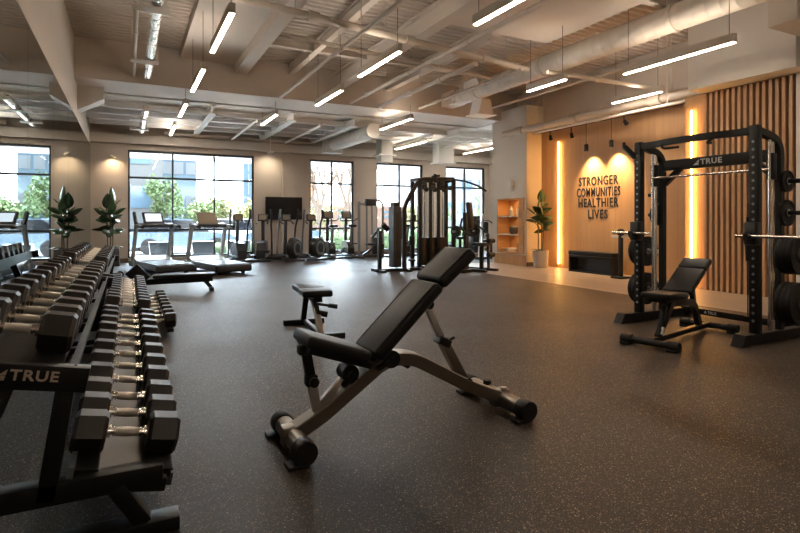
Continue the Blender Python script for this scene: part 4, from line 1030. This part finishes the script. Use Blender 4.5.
MB().box((.28, 0, .92), (.09, .34, .60), (0, R(14), 0), .03, 3).bar((.2, 0, .6), (.34, 0, 1.2), .05, .05, (0, 1, 0)).build('backrest', M['leather'], t)
MB().cyl((-.42, -.26, .35), (-.42, .26, .35), .055).bar((-.42, 0, .35), (-.2, 0, .6), .04, .04).build('foam_roller', M['rubber'], t)
MB().b2(.42, .66, -.2, .2, .08, 1.3, .02).build('weight_stack', M['dgrey'], t)

# ------------------------------------------------------------------ outside
struct(MB().b2(-60, 90, YB+.3, 120, -.5, -.25).build('ground_outside', M['asphalt']), 'pale car park outside the windows')
struct(MB().b2(-3, 18, YB+.3, 21.5, -.25, -.12).build('path_outside', pm('pale paving', (.50, .49, .48), .85, 0, .08, 2)), 'pale paved walk outside the windows')
struct(MB().b2(XM-.5, XR+.3, YB+.3, 18.6, 3.10, 3.3).build('canopy_outside', M['render']), 'white canopy over the windows outside')
def building(label, x0, x1, y0, y1, h, mat, rows, cols, wh, z0=1.2, gap=None, mat2='facadeglass'):
    t = thing('office_building', label, 'building', ((x0+x1)/2, y0, -.25))
    o = ((x0+x1)/2, y0, -.25)
    MB().b2(x0, x1, y0, y1, -.25, h).build('facade', M[mat], t, o)
    MB().b2(x0-.15, x1+.15, y0-.15, y1, h, h+.4).build('parapet', M[mat], t, o)
    n = 0; dz = (h - z0) / rows; dx = (x1-x0) / cols
    for r in range(rows):
        for c in range(cols):
            if n > 60: break
            cx = x0 + dx*(c+.5); cz = z0 + dz*(r+.5); n += 1
            MB().b2(cx-dx*wh[0]/2, cx+dx*wh[0]/2, y0-.06, y0-.01, cz-dz*wh[1]/2, cz+dz*wh[1]/2).build('window', M[mat2], t, o)
    return t
building('pale stone building filling one end of the wide window', -9.5, 1.75, 33, 45, 11, 'stone', 4, 5, (.45, .5))
building('glass office block rising beside the stone building', 1.95, 4.3, 40, 52, 13, 'facadeglass', 5, 3, (.8, .35), 1.2, None, 'render')
building('white office building seen past the wide window trees', 10.2, 18.5, 58, 70, 12.5, 'render', 4, 9, (.55, .42))
building('slim glass tower behind the end of the wide window', 9.4, 12.2, 50, 56, 14, 'facadeglass', 6, 3, (.12, .9), 1.2, None, 'render')
building('far brick row behind the bare trees', 19.5, 32, 62, 70, 2.4, 'brick', 2, 8, (.4, .5))
building('white office building outside the cable station windows', 33, 60, 54, 70, 15, 'render', 5, 11, (.6, .45))

def crown_mesh(rx, rz, n, seed, s=(.10, .2)):
    rnd = random.Random(seed); m = MB()
    blobs = [(Vector((rnd.uniform(-.6, .6)*rx, rnd.uniform(-.6, .6)*rx, rnd.uniform(-.65, .65)*rz)), rnd.uniform(.35, .6)) for _ in range(14)]
    for i in range(n):
        c, r = blobs[i % 14]
        d = Vector((rnd.gauss(0, 1), rnd.gauss(0, 1), rnd.gauss(0, 1))).normalized() * (rnd.random()**.4)
        p = c + Vector((d.x*rx*r, d.y*rx*r, d.z*rz*r))
        a = Vector((rnd.gauss(0, 1), rnd.gauss(0, 1), rnd.gauss(0, 1))).normalized(); b_ = a.cross(Vector((rnd.gauss(0, 1), rnd.gauss(0, 1), rnd.gauss(0, 1)))).normalized()
        k = rnd.uniform(*s); m.quad([p-a*k*.6, p+b_*k*.45, p+a*k*.6, p-b_*k*.45])
    return m
def tree(label, loc, H, rx, mat, seed, n=1500):
    t = thing('tree', label, 'tree', loc, 0, 'leafy trees in the car park')
    MB().cyl((0, 0, 0), (0, 0, H*.55), .12, .07, 10).cyl((0, 0, H*.4), (rx*.4, 0, H*.7), .05, .03, 8).cyl((0, 0, H*.38), (-rx*.4, .1, H*.68), .05, .03, 8).build('trunk', M['bark'], t)
    c = crown_mesh(rx, H*.36, n, seed).build('crown', mat, t, None, 180); c.location = (0, 0, H*.62)
    return t
tree('green tree in front of the stone building', (1.75, 31.0, -.25), 3.9, 1.05, M['crown'], 1, 1700)
tree('green tree ahead of the glass block, seen in the mirror', (3.9, 34.5, -.25), 3.0, 1.1, M['crown'], 2, 1500)
tree('yellowing tree in the middle of the wide window', (5.5, 38.0, -.25), 2.9, 1.1, M['crown_y'], 4, 1400)
tree('yellow-green tree behind the tan treadmill console', (7.2, 36.0, -.25), 2.8, 1.2, M['crown_y'], 5, 1400)
tree('green tree at the television end of the wide window', (8.9, 34.0, -.25), 3.2, .8, M['crown'], 6, 1000)
tree('low yellowing tree beyond the bare trees', (15.2, 46.0, -.25), 2.9, 1.8, M['crown_y'], 7, 900)
tree('low green tree beyond the second bare tree', (19.6, 47.0, -.25), 2.6, 1.9, M['crown'], 8, 900)
tree('green tree outside the cable station', (20.5, 34.0, -.25), 3.2, 1.5, M['crown'], 9, 1100)
tree('yellow-green tree beyond the weight-stack tower', (17.3, 32.0, -.25), 2.6, 1.2, M['crown_y'], 12, 900)
tree('large green tree in the corner window', (25.5, 34.0, -.25), 4.6, 2.0, M['crown'], 13, 1500)
tree('green tree at the edge of the corner window', (31.0, 38.0, -.25), 4.9, 1.5, M['crown'], 14, 1300)
def bare(label, loc, H, seed):
    rnd = random.Random(seed); t = thing('bare_tree', label, 'tree', loc, 0, 'bare trees beyond the bikes')
    tk = MB(); br = MB()
    def grow(mb, p, d, L, r, depth):
        q = p + d*L; (tk if depth == 0 else br).cyl(p, q, r, r*.65, 7)
        if depth >= 4: return
        for k in range(3 if depth else 4):
            nd = (d*1.0 + Vector((rnd.uniform(-.6, .6), rnd.uniform(-.6, .6), rnd.uniform(.1, .55)))).normalized()
            grow(mb, p + d*L*rnd.uniform(.72, 1.), nd, L*rnd.uniform(.58, .78), r*.66, depth+1)
    grow(tk, Vector((0, 0, 0)), Vector((.02, 0, 1)), H*.40, .20, 0)
    tk.build('trunk', M['bark'], t); br.build('branches', M['bark'], t)
bare('bare tree in the first bay of the bike window', (9.95, 30.0, -.25), 4.9, 21)
bare('bare tree in the second bay of the bike window', (11.15, 28.5, -.25), 4.9, 22)
def hedge(label, x0, x1, y, h, seed):
    rnd = random.Random(seed); m = MB()
    for i in range(int((x1-x0)*420)):
        p = Vector((rnd.uniform(x0, x1), y + rnd.uniform(-.4, .4), rnd.uniform(-.12, h)))
        a = Vector((rnd.gauss(0, 1), rnd.gauss(0, 1), rnd.gauss(0, 1))).normalized(); b_ = a.cross(Vector((rnd.gauss(0, 1), rnd.gauss(0, 1), 1))).normalized(); k = rnd.uniform(.06, .12)
        m.quad([p-a*k*.6, p+b_*k*.5, p+a*k*.6, p-b_*k*.5])
    m.b2(x0+.1, x1-.1, y-.3, y+.3, -.12, h*.85)
    tag(m.build('hedge', M['hedge'], None, None, 180), label, 'hedge', 'hedges outside')
hedge('low clipped hedge outside the wide window', 2.5, 6.6, 20.5, .35, 31)
hedge('clipped hedge outside the bike window', 7.0, 10.6, 20.5, .75, 32)
hedge('clipped hedge outside the cable station window', 10.9, 14.4, 20.5, .85, 33)
hedge('clipped hedge outside the corner window', 14.8, 18.6, 20.5, .9, 34)
def car(label, loc, rz, mat):
    t = thing('car', label, 'car', loc, rz, 'parked cars')
    MB().prism([(-2.1, .32), (2.1, .32), (2.15, .62), (1.9, .80), (1.05, .90), (-1.7, .92), (-2.12, .80)], 'y', -.86, .86).build('body', mat, t)
    g = MB(); A = [(1.05, .90), (.45, 1.38), (-1.0, 1.42), (-1.75, .92)]
    g.prism(A, 'y', -.74, .74).build('cabin', M['screen'], t)
    MB().prism([(.40, 1.37), (-1.0, 1.41), (-.98, 1.47), (.30, 1.44)], 'y', -.72, .72).build('roof', mat, t)
    for x in (-1.3, 1.3):
        for s in (-1, 1): MB().cyl((x, s*.70, .33), (x, s*.90, .33), .33, None, 22).build('wheel', M['rubber'], t)
    for s in (-1, 1): MB().box((2.1, s*.6, .68), (.08, .32, .12)).build('headlight', M['white'], t)
car('blue-grey car parked outside behind the lit treadmill', (2.0, 24.5, -.25), R(4), M['carpaint'])
car('white car parked outside between the treadmills', (4.6, 29.0, -.25), R(2), M['carwhite'])
car('dark car parked outside behind the tan treadmill console', (6.9, 25.0, -.25), R(-3), M['carpaint'])
car('white car parked outside beyond the first elliptical', (7.0, 32.5, -.25), R(0), M['carwhite'])
car('black car parked outside the plant end of the window', (-.9, 27.5, -.25), R(0), M['cardark'])
for i, x in enumerate((.9, 2.1, 3.2, 4.2)):
    o = MB().prism([(-.28, 0), (.28, 0), (.34, .62), (-.34, .62)], 'y', -.3, .3).build('planter_box', M['frame']); o.location = (x, 17.9, -.12)
    tag(o, ORD[i] + ' dark planter tub from the stone-building end outside the wide window', 'planter', 'planter tubs outside')

# ------------------------------------------------------------------ light from outside
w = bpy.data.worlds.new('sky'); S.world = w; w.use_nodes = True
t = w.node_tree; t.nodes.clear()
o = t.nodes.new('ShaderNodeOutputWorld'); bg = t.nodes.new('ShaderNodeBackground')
tc = N(t, 'ShaderNodeTexCoord'); sp = N(t, 'ShaderNodeSeparateXYZ'); t.links.new(tc.outputs['Generated'], sp.inputs[0])
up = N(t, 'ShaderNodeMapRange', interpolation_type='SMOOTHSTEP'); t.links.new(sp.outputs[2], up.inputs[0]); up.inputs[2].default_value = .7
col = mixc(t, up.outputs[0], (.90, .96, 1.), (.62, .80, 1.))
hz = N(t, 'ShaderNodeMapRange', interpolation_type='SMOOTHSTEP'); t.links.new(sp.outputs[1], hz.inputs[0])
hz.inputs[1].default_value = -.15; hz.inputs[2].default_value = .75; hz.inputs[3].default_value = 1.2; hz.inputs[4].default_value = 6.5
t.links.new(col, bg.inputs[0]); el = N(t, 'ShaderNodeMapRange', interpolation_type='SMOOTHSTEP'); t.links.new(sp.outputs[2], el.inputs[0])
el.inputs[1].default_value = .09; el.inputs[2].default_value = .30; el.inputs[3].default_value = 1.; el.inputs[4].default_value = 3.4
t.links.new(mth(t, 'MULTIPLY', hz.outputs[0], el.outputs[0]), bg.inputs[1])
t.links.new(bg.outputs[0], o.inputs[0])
sun = bpy.data.lights.new('sun', 'SUN'); sun.energy = 32.; sun.angle = R(2); sun.color = (1, .95, .88)
so = bpy.data.objects.new('sun', sun); C.objects.link(so); so.rotation_euler = Vector((.12, -.40, -.90)).to_track_quat('-Z', 'Y').to_euler()
for a, b in wins:
    l = bpy.data.lights.new('window_portal', 'AREA'); l.shape = 'RECTANGLE'; l.size = b-a; l.size_y = ZT-ZS
    l.cycles.is_portal = True
    lo = bpy.data.objects.new('window_portal', l); C.objects.link(lo); lo.location = ((a+b)/2, YB+.2, (ZS+ZT)/2); lo.rotation_euler = (-PI/2, 0, 0)

# ------------------------------------------------------------------ camera and view
cam = bpy.data.cameras.new('camera'); cam.lens = 36*533/800; cam.sensor_width = 36; cam.sensor_fit = 'HORIZONTAL'
cam.shift_y = -(266.5-219)/800; cam.clip_start = .05; cam.clip_end = 400
co = bpy.data.objects.new('camera', cam); C.objects.link(co); co.location = (0, 0, 1.2)
co.rotation_euler = (PI/2, 0, -math.atan2(272, 533))
S.camera = co
vs = S.view_settings; vs.view_transform = 'Standard'; vs.look = 'None'; vs.gamma = 1; vs.use_curve_mapping = False; vs.exposure = 1.7
S.cycles.max_bounces = 8; S.cycles.diffuse_bounces = 5; S.cycles.glossy_bounces = 5; S.cycles.transparent_max_bounces = 12
S.cycles.sample_clamp_indirect = 6.; S.cycles.caustics_reflective = False; S.cycles.caustics_refractive = False
S.cycles.use_denoising = True
